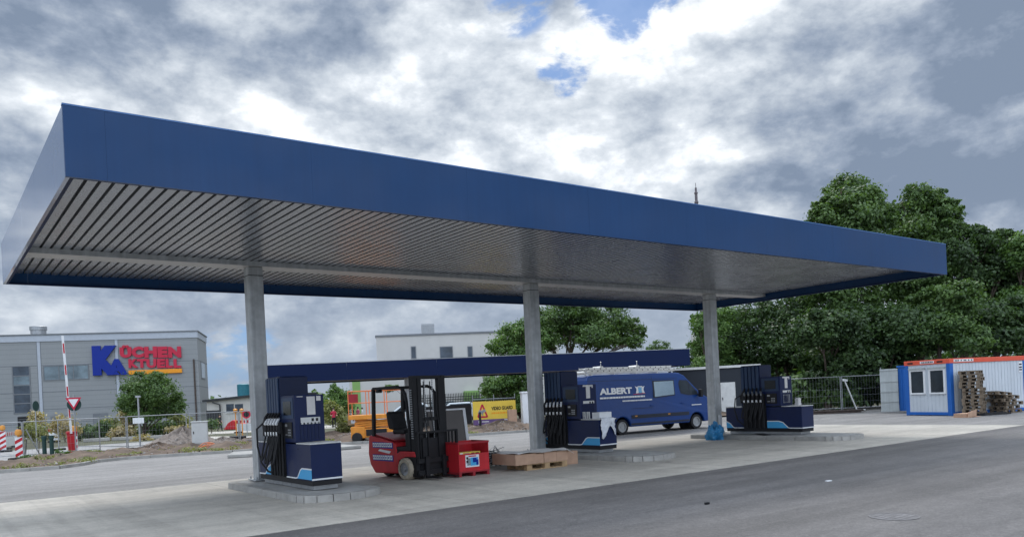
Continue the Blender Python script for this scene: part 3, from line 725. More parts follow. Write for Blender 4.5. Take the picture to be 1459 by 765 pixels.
# ================================================================== BLUE VAN
VB = math.radians(-6.0); VP = G(888, 619.5)
van = thing('van', 'dark blue high roof van lettered in white with ladders on its roof', 'van', (VP.x-.0, VP.y, 0), VB)
VW = 1.94     # local: x forward, y to the far side; near side is y=0 - built from y=-0.02
def arc(cx, r, n=12): return [(cx+r*math.cos(PI*i/n), .30+r*math.sin(PI*i/n)) for i in range(n+1)]
prof = [(-1.68, .36), (-1.72, .55), (-1.70, 1.2), (-1.62, 2.20), (-1.54, 2.36), (-1.2, 2.40), (2.95, 2.40), (3.15, 2.37), (3.4, 2.26), (4.12, 1.62), (4.30, 1.46), (4.75, 1.25), (4.93, 1.02), (4.98, .62), (4.96, .34)]
prof += arc(3.95, .40) + arc(0, .40)
def side_y(z): return -.02+max(0, z-1.1)*.075
b = M(); nP = len(prof)
vs = [(x, side_y(z), z) for x, z in prof]+[(x, VW-side_y(z), z) for x, z in prof]
b.add(vs, [tuple(range(nP)), tuple(range(2*nP-1, nP-1, -1))]+[(i, i+nP, (i+1) % nP+nP, (i+1) % nP) for i in range(nP)])
body = b.build('body', 'van_blue', van, bevel=.05, seg=3)
def ps(o_, x, z, e=.004): return (x, side_y(z)-e, z)
def vpanel(pts, e=.004, th_=.003, m=0, o=None):
    o = o or M(); a_ = [ps(0, x, z, e) for x, z in pts]; c_ = [ps(0, x, z, e-th_) for x, z in pts]; n = len(pts)
    area = sum(pts[i][0]*pts[(i+1) % n][1]-pts[(i+1) % n][0]*pts[i][1] for i in range(n))
    if area < 0: a_.reverse(); c_.reverse()
    o.add(a_+c_, [tuple(range(n)), tuple(range(2*n-1, n-1, -1))]+[(i, n+i, n+(i+1) % n, (i+1) % n) for i in range(n)], m); return o
def vline(pts, w=.012, e=.003):
    o = M()
    for p, q in zip(pts[:-1], pts[1:]): o.bar(ps(0, *p, e), ps(0, *q, e), .004, w, 0, (0, 0, 1) if abs(q[0]-p[0]) > abs(q[1]-p[1]) else (1, 0, 0))
    return o
def VL(px, py):   # picture point on the near side of the van, in the van's own x, z
    n = Vector((math.sin(VB), -math.cos(VB), 0)); p = hit(px, py, (VP.x, VP.y, 0), n)-Vector((VP.x, VP.y, 0))
    return p.x*math.cos(VB)+p.y*math.sin(VB), p.z
seam = vline([(1.62, .40), (1.62, 2.28)]); 
for pts in ([(2.95, .40), (2.95, 2.2)], [(.45, 1.02), (1.55, 1.02)], [(-1.55, 2.16), (2.9, 2.16)]):
    q_ = vline(pts); seam.add(q_.v, q_.f)
seam.build('door_seam', 'van_trim', body)
vpanel([(-1.69, .40), (-.42, .40), (-.36, .60), (-.2, .68), (-1.70, .70)], .006).build('lower_cladding', 'van_trim', body)
vpanel([(.40, .36), (3.50, .36), (3.52, .44), (.42, .44)], .008).build('sill', 'van_trim', body)
vpanel([(.45, .62), (3.5, .62), (3.5, .76), (.45, .76)], .010, .008).build('rub_strip', 'van_trim', body)
wf = vpanel([(1.64, 1.40), (2.80, 1.46), (2.80, 2.10), (1.64, 2.10)], .006); wfo = wf.build('window', 'van_trim', van)
vpanel([(1.72, 1.44), (2.76, 1.50), (2.76, 2.06), (1.72, 2.05)], .010).build('pane', 'glass_view', wfo)
dw = vpanel([(3.06, 1.72), (3.12, 1.52), (3.52, 1.44), (4.06, 1.44), (4.02, 1.58), (3.52, 2.06), (3.10, 2.08), (3.04, 1.95)], .006); dwo = dw.build('window', 'van_trim', van)
vpanel([(3.10, 1.72), (3.15, 1.57), (3.53, 1.48), (3.53, 2.0), (3.14, 2.04), (3.09, 1.94)], .010).build('pane', 'glass_dark', dwo)
vpanel([(3.60, 1.49), (3.98, 1.48), (3.95, 1.58), (3.60, 1.91)], .010).build('pane', 'glass_dark', dwo)
for x_, z_ in ((.62, .69), (2.35, .69)):
    o = M(); o.slab(ps(0, x_, z_, .012), (1, 0, 0), (0, 0, 1), .11, .045, .006); o.build('side_marker', 'amber', body)
for x_, z_ in ((1.45, 1.08), (3.1, 1.10)):
    o = M(); o.slab(ps(0, x_, z_, .012), (1, 0, 0), (0, 0, 1), .18, .04, .02); o.build('door_handle', 'van_blue', body, bevel=.008)
# lettering at the places measured in the photograph
lt = M(); a0, a1 = VL(855, 562.5), VL(901, 558); a2 = VL(855, 553)
lt.text('ALBERT', ps(0, a0[0], a0[1], .004), (1, 0, 0), (0, side_y(1.9)-side_y(1.6), .3), a1[0]-a0[0], (a2[1]-a0[1])*.98, .004, 0, .05)
lt.build('lettering', 'white', body); lt = M()
b0, b1 = VL(855, 568.5), VL(919, 564)
rg = random.Random(2); x_ = b0[0]
while x_ < b1[0]: w_ = rg.uniform(.05, .16); vpanel([(x_, b0[1]), (min(x_+w_, b1[0]), b0[1]), (min(x_+w_, b1[0]), b0[1]+.065), (x_, b0[1]+.065)], .004, .002, 0, lt); x_ += w_+.014
lt.build('small_lettering', 'white', body); lt = M()
c0, c1 = VL(887, 572), VL(929, 569); x_ = c0[0]
while x_ < c1[0]: w_ = rg.uniform(.04, .1); vpanel([(x_, c0[1]), (min(x_+w_, c1[0]), c0[1]), (min(x_+w_, c1[0]), c0[1]+.05), (x_, c0[1]+.05)], .004, .002, 0, lt); x_ += w_+.012
lt.build('small_lettering', 'white', body); lt = M()
d0 = VL(985, 577); vpanel([(d0[0], d0[1]), (d0[0]+.55, d0[1]), (d0[0]+.55, d0[1]+.035), (d0[0], d0[1]+.035)], .004, .002, 0, lt)
lt.build('small_lettering', 'white', body); lt = M()
e0, e1 = VL(907, 560), VL(918, 549.5); ex, ew, ez, eh = e0[0], e1[0]-e0[0], e0[1], e1[1]-e0[1]
vpanel([(ex-.02, ez), (ex+ew*.24, ez), (ex+ew*.30, ez+eh*.12), (ex+ew*.30, ez+eh*.85), (ex-.05, ez+eh), (ex, ez+eh*.8), (ex+.03, ez+eh*.5)], .004, .002, 0, lt)
vpanel([(ex+ew+.02, ez), (ex+ew*.76, ez), (ex+ew*.70, ez+eh*.12), (ex+ew*.70, ez+eh*.85), (ex+ew+.05, ez+eh), (ex+ew, ez+eh*.8), (ex+ew-.03, ez+eh*.5)], .004, .002, 0, lt)
vpanel([(ex+ew*.2, ez+eh*.86), (ex+ew*.8, ez+eh*.86), (ex+ew*.8, ez+eh), (ex+ew*.2, ez+eh)], .004, .002, 0, lt)
vpanel([(ex+ew*.31, ez), (ex+ew*.69, ez), (ex+ew*.69, ez+eh*.85), (ex+ew*.31, ez+eh*.85)], .003, .002, 1, lt)
for k_ in range(3): vpanel([(ex+ew*.36, ez+eh*(.1+.26*k_)), (ex+ew*.64, ez+eh*(.1+.26*k_)), (ex+ew*.64, ez+eh*(.2+.26*k_)), (ex+ew*.36, ez+eh*(.2+.26*k_))], .006, .002, 2, lt)
vpanel([(ex-.16, ez-.05), (ex+ew+.04, ez-.02), (ex+ew+.04, ez+.0), (ex-.16, ez-.03)], .004, .002, 3, lt)
lt.build('emblem', ['white', 'cyan', 'glass_view', 'sign_red'], body)
for x_ in (0, 3.95):
    for y_, s_ in ((.13, -1), (VW-.13, 1)):
        th_ = M(); r_ = .315; 
        th_.lathe([(r_*.6, -.1), (r_*.95, -.1), (r_, -.06), (r_, .06), (r_*.95, .1), (r_*.6, .1)], 26, 0, 'y', (x_, y_, r_), False); wo = th_.build('wheel', 'rubber', van, smooth=True)
        rm = M(); f_ = s_*.1
        pf = [(.01, f_*.7), (.06, f_*.75), (.065, f_*.5), (.15, f_*.45), (.17, f_*.98), (.205, f_*1.01), (.21, f_*.6)]
        rm.lathe(pf if s_ > 0 else pf[::-1], 24, 0, 'y', (x_, y_, r_)); ro = rm.build('rim', 'steel', wo, smooth=True)
        hh = M()
        for k_ in range(10): a_ = 2*PI*k_/10; c_ = Vector((x_+.12*math.cos(a_), y_+f_*.52, r_+.12*math.sin(a_))); hh.bar(c_, c_+Vector((0, f_*.04, 0)), .04, .04)
        hh.build('rim_slots', 'black', ro)
    ar = M(); ar.lathe([(.395, -.1), (.395, .1)], 20, 0, 'y', (x_, .6, .3)); ar.build('wheel_arch', 'black', van)
fl = M(); fl.box(-1.5, 4.7, .1, VW-.1, .34, .42); fl.build('underbody', 'black', van)
o = M(); o.box(4.80, 5.03, -.03, VW+.03, .30, .62); o.build('front_bumper', 'van_trim', van, bevel=.04)
o = M(); o.box(-1.80, -1.66, -.01, VW+.01, .34, .58); o.build('rear_bumper', 'van_trim', van, bevel=.03)
o = M(); o.prism([(4.55, 1.0), (4.90, .80), (4.965, .84), (4.92, 1.06), (4.72, 1.2)], 'y', -.028, .3); o.build('headlight', 'film', van, bevel=.02)
o = M(); o.prism([(4.55, 1.0), (4.90, .80), (4.965, .84), (4.92, 1.06), (4.72, 1.2)], 'y', VW-.3, VW+.028); o.build('headlight', 'film', van, bevel=.02)
o = M(); o.slab((3.45, .14, 2.215), (.72, 0, -.64), (0, 1, 0), .93, VW-.28, -.006); o.build('windscreen', 'glass_dark', van)
o = M(); o.box(3.98, 4.12, -.27, -.10, 1.34, 1.66); o.bar((4.08, .02, 1.42), (4.05, -.14, 1.46), .05, .06); o.build('mirror', 'black', van, bevel=.03)
o = M(); o.box(-1.685, -1.655, .25, .95, 1.45, 2.02); o.box(-1.685, -1.655, 1.0, 1.7, 1.45, 2.02); o.build('rear_window', 'glass_dark', van)
o = M(); o.box(-1.735, -1.70, .0, .12, .95, 1.5); o.box(-1.735, -1.70, VW-.12, VW, .95, 1.5); o.build('tail_light', 'sign_red', van)
rk = M()
for x_ in (-1.3, -.2, .9, 2.0, 2.8): rk.bar((x_, .12, 2.455), (x_, VW-.12, 2.455), .05, .03); rk.box(x_-.03, x_+.03, .12, .18, 2.38, 2.46); rk.box(x_-.03, x_+.03, VW-.18, VW-.12, 2.38, 2.46)
for y_ in (.15, VW-.15): rk.bar((-1.5, y_, 2.49), (2.95, y_, 2.49), .04, .05)
rk.build('roof_rack', 'alu', van)
o = M(); o.lathe([(.055, .15), (.06, .16), (.06, VW-.16), (.055, VW-.15)], 12, 0, 'y', (-1.62, 0, 2.50)); o.bar((-1.62, .2, 2.46), (-1.5, .2, 2.40), .05, .05); o.build('loading_roller', 'alu', van)
def ladder(label, y0, x0, x1, z, hgt):
    th_ = thing('ladder', label, 'ladder', VP+Vector((0, 0, 0)), VB, 'ladders on the van roof')
    o = M(); w_ = .42
    for y_ in (y0, y0+w_): o.box(x0, x1, y_-.018, y_+.018, z, z+hgt)
    o.build('stile', 'alu', th_, bevel=.006)
    r_ = M(); x_ = x0+.15; hz = M()
    while x_ < x1: r_.tube([(x_, y0, z+hgt/2), (x_, y0+w_, z+hgt/2)], .02, 6); hz.tube([(x_, y0-.022, z+hgt/2), (x_, y0-.0185, z+hgt/2)], .024, 8); x_ += .28
    r_.build('rung', 'alu', th_); hz.build('rung_end', 'black', th_)
ladder('long aluminium ladder, upper one on the near side of the blue van roof', .10, -1.62, 2.75, 2.60, .085)
ladder('aluminium ladder, lower one on the near side of the blue van roof', .12, -1.45, 3.0, 2.515, .07)
ladder('aluminium ladder on the far side of the blue van roof', 1.25, -1.5, 2.9, 2.515, .09)
for x_, lab in ((-.85, 'rear metal ladder clamp with an upright knob on the van roof'), (.95, 'front metal ladder clamp with an upright knob on the van roof')):
    o = M(); o.prism([(-.10, 0), (.10, 0), (.05, .05), (-.05, .05)], 'y', .07, .56); o.tube([(0, .12, .04), (0, .12, .20)], .012, 6); o.lathe([(.01, .19), (.03, .2), (.03, .215), (.01, .225)], 8, 0, 'z', (0, .12, 0))
    q = o.build('ladder_clamp', 'alu', None); q.rotation_euler = (0, 0, VB); q.location = Vector((VP.x+x_*math.cos(VB), VP.y+x_*math.sin(VB), 2.686)); tag(q, lab, 'clamp', 'ladder clamps')

# ================================================================== REAR CANOPY
A = B0(366, 42.0); B_ = B0(987, 45.6); A.z = B_.z = 0
rd = (B_-A); RL = rd.length; rang = math.atan2(rd.y, rd.x)
rc = thing('low_canopy', 'long low dark blue canopy on grey columns beyond the forklift and van', 'canopy', A, rang)
zb, zt, dp = 3.02, 3.96, 4.6
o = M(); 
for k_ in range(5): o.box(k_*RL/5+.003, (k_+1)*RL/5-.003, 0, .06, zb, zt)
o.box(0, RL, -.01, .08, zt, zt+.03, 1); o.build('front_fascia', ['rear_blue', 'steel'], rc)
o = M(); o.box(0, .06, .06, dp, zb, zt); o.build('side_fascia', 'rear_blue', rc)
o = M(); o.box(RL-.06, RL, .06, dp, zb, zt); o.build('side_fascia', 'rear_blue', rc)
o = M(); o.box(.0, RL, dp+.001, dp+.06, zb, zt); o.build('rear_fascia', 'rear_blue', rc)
o = M(); o.box(.07, RL-.07, .07, dp-.01, zb+.12, zb+.16); o.build('soffit_sheet', 'sheet', rc)
o = M(); o.box(.07, RL-.07, dp/2-.1, dp/2+.1, zb+.02, zb+.115); o.build('beam', 'beam', rc)
for px in (581, 762, 930):
    n = Vector((-rd.y, rd.x, 0)).normalized(); p = hit(px, 560, A+n*(dp/2), n)-A; xx = p.dot(rd.normalized())
    o = M(); o.box(xx-.16, xx+.16, dp/2-.16, dp/2+.16, 0, zb+.018); o.build('column', 'galv', rc)

# dark flat roofed cabin beyond the van
p0 = B0(955, 49.); p1 = B0(1085, 47.6); p0.z = p1.z = 0; dv = p1-p0
db = thing('dark_cabin', 'low dark flat roofed building with a pale door behind the van', 'building', p0, math.atan2(dv.y, dv.x))
o = M(); o.box(0, dv.length, 0, 4, 0, 2.82); o.build('wall', 'dark_wall', db)
o = M(); o.box(-.08, dv.length+.08, -.08, 4.08, 2.82, 2.96); o.build('roof', 'offwhite', db)
n = Vector((-dv.y, dv.x, 0)).normalized(); dq = [(hit(px, 560, p0, n)-p0).dot(dv.normalized()) for px in (1027, 1048)]
o = M(); o.box(dq[0], dq[1], -.05, -.004, .0, 1.95); dd = o.build('door', 'offwhite', db); o = M(); o.box(dq[0]+.08, dq[0]+.12, -.09, -.052, .9, 1.05); o.build('handle', 'black', dd)

# ================================================================== SCISSOR LIFT
p = G(549, 629); sl = thing('scissor_lift', 'orange scissor lift with a railed platform behind the forklift', 'scissor lift', (p.x-.3, p.y+.2, 0), math.radians(-33))
o = M(); o.box(-1.1, 1.1, 0, 1.15, .22, .62); o.box(-1.12, -.5, -.03, 1.18, .2, .72); o.box(.6, 1.12, -.03, 1.18, .2, .66); o.build('chassis', 'orange', sl, bevel=.03)
o = M()
for k_ in range(3):
    z0 = .66+k_*.10
    for y_ in (.12, 1.0): o.bar((-.95, y_, z0), (.95, y_, z0+.13), .05, .07); o.bar((.95, y_+.06, z0), (-.95, y_+.06, z0+.13), .05, .07)
o.build('scissor_arms', 'orange', sl)
o = M(); o.box(-1.2, 1.2, -.02, 1.18, 1.02, 1.22); o.build('platform', 'orange', sl, bevel=.02)
o = M()
for x_ in (-1.17, -.4, .4, 1.17):
    for y_ in (.0, 1.16): o.tube([(x_, y_, 1.22), (x_, y_, 2.28)], .022, 6)
for z_ in (1.75, 2.27):
    for y_ in (0, 1.16): o.tube([(-1.17, y_, z_), (1.17, y_, z_)], .022, 6)
    for x_ in (-1.17, 1.17): o.tube([(x_, 0, z_), (x_, 1.16, z_)], .022, 6)
o.build('guard_rail', 'conduit', sl)
o = M(); o.box(-1.15, -.75, -.01, .12, 1.75, 2.15); o.build('control_box', 'red_dark', sl)
o = M(); o.box(-.45, .45, -.04, -.005, .3, .58); o.build('service_door', 'black', sl)
for x_ in (-.85, .85):
    for y_ in (-.02, 1.17): o = M(); o.lathe([(.02, -.08), (.2, -.08), (.23, -.05), (.23, .05), (.2, .08), (.02, .08)], 18, 0, 'y', (x_, y_, .235)); o.build('wheel', 'rubber', sl, smooth=True)

# ================================================================== BANNER, HOARDING, ODDS BEYOND THE KERB
Bd = 44.0
p0, p1 = B0(675, Bd), B0(736, Bd+.4); zt_ = D(675, 572, Bd).z; zb_ = D(675, 598, Bd).z; p0.z = p1.z = 0
dv = p1-p0; bw = dv.length; ba = math.atan2(dv.y, dv.x)
bn = thing('banner', 'yellow site banner with a red warning triangle above a purple strip', 'banner', p0, ba)
o = M(); o.box(0, bw, -.012, 0, zb_, zt_); o.build('sheet', 'yellow', bn)
o = M(); o.box(0, bw, -.014, -.001, zb_-.30, zb_-.003); 
for k_ in range(3): o.box(bw*.72, bw*.98, -.018, -.0145, zb_-.26+k_*.09, zb_-.22+k_*.09, 1)
o.box(bw*.12, bw*.15, -.018, -.0145, zb_-.2, zb_-.06, 1); o.box(bw*.2, bw*.36, -.018, -.0145, zb_-.15, zb_-.1, 1)
o.build('lower_strip', ['purple', 'offwhite'], bn)
o = M(); hh = zt_-zb_
for k_ in range(16): o.prism([(bw*(.32+.043*k_), zt_-.02), (bw*(.345+.043*k_), zt_-.02), (bw*(.362+.043*k_), zt_+.09), (bw*(.337+.043*k_), zt_+.09)], 'y', -.016, -.0125)
o.box(bw*.08, bw*.30, -.016, -.0125, zt_+.0, zt_+.07)
o.text('VIDEO GUARD', (bw*.43, -.013, zb_+hh*.48), (1, 0, .01), (0, 0, 1), bw*.50, hh*.20, .004, 0, .04)
rg = random.Random(8); x_ = bw*.43
while x_ < bw*.85: w_ = rg.uniform(.05, .12); o.box(x_, x_+w_, -.016, -.0125, zb_+hh*.28, zb_+hh*.37, 1); x_ += w_+.03
o.build('lettering', ['black', 'sign_orange'], bn)
o = M(); tc = (bw*.22, zb_+hh*.12)
def tri(o, cx, z0, w_, h_, th_, e, m):
    a_, b_, c_ = Vector((cx-w_/2, e, z0)), Vector((cx+w_/2, e, z0)), Vector((cx, e, z0+h_))
    for p_, q_ in ((a_, b_), (b_, c_), (c_, a_)): o.bar(p_, q_, .006, th_, m, (0, 0, 1) if abs(p_.z-q_.z) < .01 else (1, 0, 0))
tri(o, bw*.22, zb_+hh*.14, bw*.22, hh*.68, .09, -.018, 0)
o.bar((bw*.15, -.022, zb_+hh*.36), (bw*.29, -.022, zb_+hh*.5), .006, .16, 1, (0, 0, 1)); o.bar((bw*.22, -.022, zb_+hh*.40), (bw*.22, -.022, zb_+hh*.2), .006, .05, 1, (1, 0, 0)); o.bar((bw*.13, -.024, zb_+hh*.34), (bw*.17, -.024, zb_+hh*.52), .006, .1, 1, (1, 0, 0))
o.build('camera_symbol', ['sign_red', 'steel'], bn)
o = M()
for x_ in (.02, bw*.5, bw-.02): o = M(); o.tube([(x_, .06, 0), (x_, .06, zt_+.35)], .025, 6); o.build('post', 'steel', bn)
o = M(); o.bar((0, .09, zt_+.12), (bw, .09, zt_+.12), .03, .04); o.build('rail', 'steel', bn)
def wallstrip(name, label, cat, pxa, pxb, da, db_, ztop, m, th_=.06, extra=None):
    a_, b_ = B0(pxa, da), B0(pxb, db_); a_.z = b_.z = 0; dv = b_-a_
    t_ = thing(name, label, cat, a_, math.atan2(dv.y, dv.x)); L_ = dv.length
    o = M(); n = max(1, round(L_/2.4))
    for k_ in range(n): o.box(k_*L_/n+.02, (k_+1)*L_/n-.02, 0, th_, .05, ztop)
    o.build('screen_panel', m, t_)
    o = M()
    for k_ in range(n+1): o = M(); o.tube([(k_*L_/n, th_+.04, 0), (k_*L_/n, th_+.04, ztop+.25)], .03, 6); o.build('post', 'steel', t_)
    return t_
wallstrip('site_hoarding', 'dark privacy screened fence behind the mast of the forklift', 'fence', 588, 673, 46, 47, 1.35, 'hoarding')
o = M(); o.box(0, .45, 0, .4, 0, .95); o.box(0, .45, .198, .202, .949, .953)
p = B0(725.5, 42.3); q = o.build('moving_boxes', 'cardboard', bevel=.01); q.location = (p.x, p.y, .07); q.rotation_euler = (0, 0, ba); tag(q, 'tall brown cardboard carton standing in front of the yellow banner', 'cardboard box')
q.name = 'carton'
o = M(); o.box(0, .5, 0, .6, .12, 1.85); p = B0(746, 43); q = thing('site_toilet', 'pale upright cabinet beside the banner behind the middle column', 'cabinet', (p.x, p.y, 0), ba); o.box(-.04, .54, -.04, .64, 1.85, 1.95); o.build('body', 'white', q, bevel=.02); o = M(); o.box(-.03, .53, -.03, .63, 0, .12); o.build('base', 'steel', q)
p = B0(685, 39.2); o = M(); o.lathe([(.06, 0), (.06, .9), (.05, .93), (.01, .95)], 12); q = o.build('bollard', 'black', smooth=True); q.location = (p.x, p.y, .1); tag(q, 'black round bollard in the soil in front of the yellow banner', 'bollard')
def white_car(label, px, d, rz):
    t_ = thing('parked_car', label, 'car', Vector((B0(px, d).x, B0(px, d).y, gh(B0(px, d).x, B0(px, d).y))), rz)
    pr = [(-2.1, .3), (-2.15, .8), (-2.0, 1.0), (-1.7, 1.55), (-1.4, 1.65), (.2, 1.62), (1.0, 1.05), (1.9, .9), (2.15, .7), (2.15, .3)]
    o = M(); o.prism(pr, 'y', -.85, .85); o.build('body', 'car_white', t_, bevel=.08, seg=3)
    o = M(); o.prism([(-1.6, 1.05), (-1.5, 1.52), (.15, 1.52), (.8, 1.05)], 'y', -.86, -.852); o.prism([(-1.6, 1.05), (-1.5, 1.52), (.15, 1.52), (.8, 1.05)], 'y', .852, .86); o.build('window', 'glass_dark', t_)
    o = M(); o.slab((.27, -.7, 1.585), (.8, 0, -.57), (0, 1, 0), .85, 1.4, -.008); o.build('windscreen', 'glass_view', t_)
    for x_ in (-1.35, 1.35):
        for y_ in (-.78, .78): o = M(); o.lathe([(.02, -.1), (.28, -.1), (.31, -.06), (.31, .06), (.28, .1), (.02, .1)], 18, 0, 'y', (x_, y_, .31)); o.build('wheel', 'rubber', t_, smooth=True)
    for y_ in (-.6, .6): o = M(); o.box(2.1, 2.17, y_-.18, y_+.18, .68, .82); o.build('headlight', 'film', t_)
    return t_
white_car('white car with a slanted windscreen parked behind the orange lift', 577, 62, math.radians(155))
white_car('pale car parked near the green annex behind the forklift mast', 645, 66, math.radians(150))

# ================================================================== BUILDINGS
def frame2(pa, da, pb, db_):
    a_, b_ = B0(pa, da), B0(pb, db_); a_.z = b_.z = 0; dv = b_-a_; return a_, dv.normalized(), dv.length, math.atan2(dv.y, dv.x)
# kitchen store on the left
a_, e_, L_, an = frame2(-54, 97.2, 286.5, 104.0)
GZ = -.42; ks = thing('kitchen_store', 'large grey panel clad shop hall with flat roof at the left', 'building', (a_.x, a_.y, GZ), an)
nrm = Vector((-e_.y, e_.x, 0))
def KF(px, py): p = hit(px, py, a_, nrm)-a_; return p.dot(e_), p.z-GZ
HT = 12.2-GZ; DP = 9.5
o = M()
o.box(0, L_, 0, DP, 0, HT-.9)
hz = [KF(200, y)[1] for y in (516, 553, 577, 596)]
jl = M()
for z_ in hz: jl.box(0, L_, -.012, -.001, z_-.05, z_+.05); jl.box(L_+.001, L_+.012, 0, DP, z_-.05, z_+.05)
for px in (57, 168, -30): x_ = KF(px, 540)[0]; jl.box(x_-.25, x_-.18, -.014, -.003, 0, HT-.9); jl.box(x_+.18, x_+.25, -.014, -.003, 0, HT-.9); jl.box(x_-.17, x_+.17, -.03, -.001, 0, HT-.9, 1)
for z_ in np.arange(.6, HT-1, .6): jl.box(0, L_, -.006, -.0005, z_-.012, z_+.012)
wl = o.build('wall', 'clad', ks); jl.build('panel_joint', ['clad_joint', 'parapet'], wl)
o = M(); o.box(-.1, L_+.1, -.1, DP, HT-.9, HT-.12); o.build('parapet', 'parapet', ks)
o = M(); o.box(-.2, L_+.2, -.2, DP+.1, HT-.115, HT+.03); o.build('roof_edge', 'clad_joint', ks)
def kwin(x0, y0, x1, y1, panes, m='win', lightp=None):
    (xa, za), (xb, zb2) = KF(x0, y1), KF(x1, y0)
    o = M(); fw = .12
    o.box(xa-fw, xb+fw, -.06, -.002, za-fw, za); o.box(xa-fw, xb+fw, -.06, -.002, zb2, zb2+fw); o.box(xa-fw, xa, -.06, -.002, za, zb2); o.box(xb, xb+fw, -.06, -.002, za, zb2)
    nx_, nz_ = panes
    for k_ in range(1, nx_): o.box(xa+(xb-xa)*k_/nx_-.05, xa+(xb-xa)*k_/nx_+.05, -.05, -.002, za, zb2)
    for k_ in range(1, nz_): o.box(xa, xb, -.055, -.002, za+(zb2-za)*k_/nz_-.06, za+(zb2-za)*k_/nz_+.06)
    w_ = o.build('window', 'clad_joint', ks)
    o = M(); o.box(xa, xb, -.02, -.001, za, zb2); o.build('pane', m, w_)
    if lightp: o = M(); o.box(xa, xb, -.024, -.0205, za+(zb2-za)*lightp[0], za+(zb2-za)*lightp[1]); o.build('blind', 'win_light', w_)
kwin(21.5, 522, 41, 588, (1, 5), 'win', (.58, .8)); kwin(63.5, 520, 125, 541, (3, 1), 'win_light')
def kdoor(x0, y0, x1, m='clad_joint'):
    (xa, za), (xb, zb2) = KF(x0, 612), KF(x1, y0)
    o = M(); o.box(xa, xb, -.05, -.002, 0, zb2); d_ = o.build('door', m, ks)
    o = M()
    for k_ in range(6): o.box(xa+.1, xb-.1, -.06, -.051, .3+k_*.45, .33+k_*.45)
    o.build('door_rib', 'clad', d_)
kdoor(73, 592, 94); kdoor(133.5, 588, 154); kdoor(26, 593, 41, 'black')
o = M(); x_ = KF(43.5, 470)[0]; o.lathe([(.9, HT+.03), (.9, HT+.8), (1.0, HT+.8), (1.0, HT+1.25), (.9, HT+1.3)], 18, 0, 'z', (x_, 3, 0)); o.build('roof_vent', 'steel', ks, smooth=True)
o = M(); o.box(L_+.002, L_+.05, 2.5, 6.5, 6.4, 8.8); w_ = o.build('window', 'clad_joint', ks); o = M(); o.box(L_+.051, L_+.06, 2.7, 6.3, 6.6, 8.6); o.build('pane', 'win_light', w_)
o = M(); x_ = KF(277.5, 540)[0]; o.tube([(x_, -.12, .2), (x_, -.12, 8.9)], .10, 8); o.build('downpipe', 'wood_dark', ks)
# the lettering on the store: blue K and A, red rows, orange bar
sg = thing('shop_sign', 'large blue, red and orange shop letters on the grey hall', 'sign', (a_.x, a_.y, GZ), an)
def kt(txt, x0, y0, x1, y1, m, bold, th_=.25, off=.05):
    (xa, za), (xb, zb2) = KF(x0, y1), KF(x1, y0); o = M()
    o.text(txt, (xa, -off, za), (1, 0, 0), (0, 0, 1), xb-xa, zb2-za, th_, 0, bold); return o
kt('K', 133.5, 492, 170, 535, 0, .10, .35).build('letter', 'sign_blue', sg)
kt('A', 153, 511, 182, 534.5, 0, .09, .30, .12).build('letter', 'sign_blue', sg)
xs_ = np.linspace(172, 258.5, 7)
for c_, (xa, xb) in zip('ÜCHEN', ((171.5, 187.5), (188.5, 205), (206.5, 224), (225.5, 239), (240.5, 258))):
    kt(c_, xa, 491.5 if c_ == 'Ü' else 493.5, xb, 509.8, 0, .07).build('letter', 'sign_red', sg)
for c_, (xa, xb) in zip('KTUELL', ((184, 197), (196, 209), (209.5, 223), (224.5, 235.5), (237, 246), (248, 258))):
    kt(c_, xa, 511.0, xb, 524.2, 0, .06).build('letter', 'sign_red', sg)
(xa, za), (xb, zb2) = KF(184, 533.6), KF(259.5, 525.0)
o = M(); o.box(xa, xb, -.3, -.05, za, zb2); o.build('underline', 'sign_orange', sg, bevel=.03)

# low house and yard between the store and the first column
a_, e_, L_, an = frame2(296, 96, 372, 92); GZ2 = -.42
hs = thing('low_house', 'low cream house with a sloping dark roof beside the first column', 'building', (a_.x, a_.y, GZ2), an); nrm = Vector((-e_.y, e_.x, 0))
def HF(px, py): p = hit(px, py, a_, nrm)-a_; return p.dot(e_), p.z-GZ2
za, zb2 = HF(300, 572)[1], HF(356, 566)[1]
o = M(); o.prism([(0, 0), (L_, 0), (L_, zb2+.1), (0, za)], 'y', 0, 9); o.build('wall', 'plaster', hs)
o = M(); o.prism([(-.3, za), (L_+.3, zb2+.1), (L_+.3, zb2+.35), (-.3, za+.25)], 'y', -.4, 9.4); ro = o.build('roof', 'roof_dark', hs)
for x0, x1 in ((323, 333), (335.5, 346)):
    (xa, z0), (xb, z1) = HF(x0, 587), HF(x1, 575); o = M(); o.box(xa, xb, -.05, -.002, z0, z1); w_ = o.build('window', 'win', hs); o = M(); o.box(xa-.1, xb+.1, -.12, -.002, z0-.12, z0-.002); o.build('sill', 'offwhite', w_)
(xa, z0), (xb, z1) = HF(295, 600), HF(313, 584); o = M(); o.box(xa, xb, -.06, -.002, 0, z1); o.build('gate', 'roof_dark', hs)
o = M(); x_ = HF(316, 580)[0]; o.tube([(x_-1.2, -.3, za-.1), (x_, -.3, za-.4), (x_, -.2, 0)], .09, 6); o.build('downpipe', 'roof_dark', hs)
tk = M(); x_ = HF(302, 560)[0]; tk.lathe([(.75, za+.28), (.75, za+2.0), (.5, za+2.1)], 14, 0, 'z', (x_, 5, 0)); q = tk.build('roof_tank', 'bin_teal', hs, smooth=True)
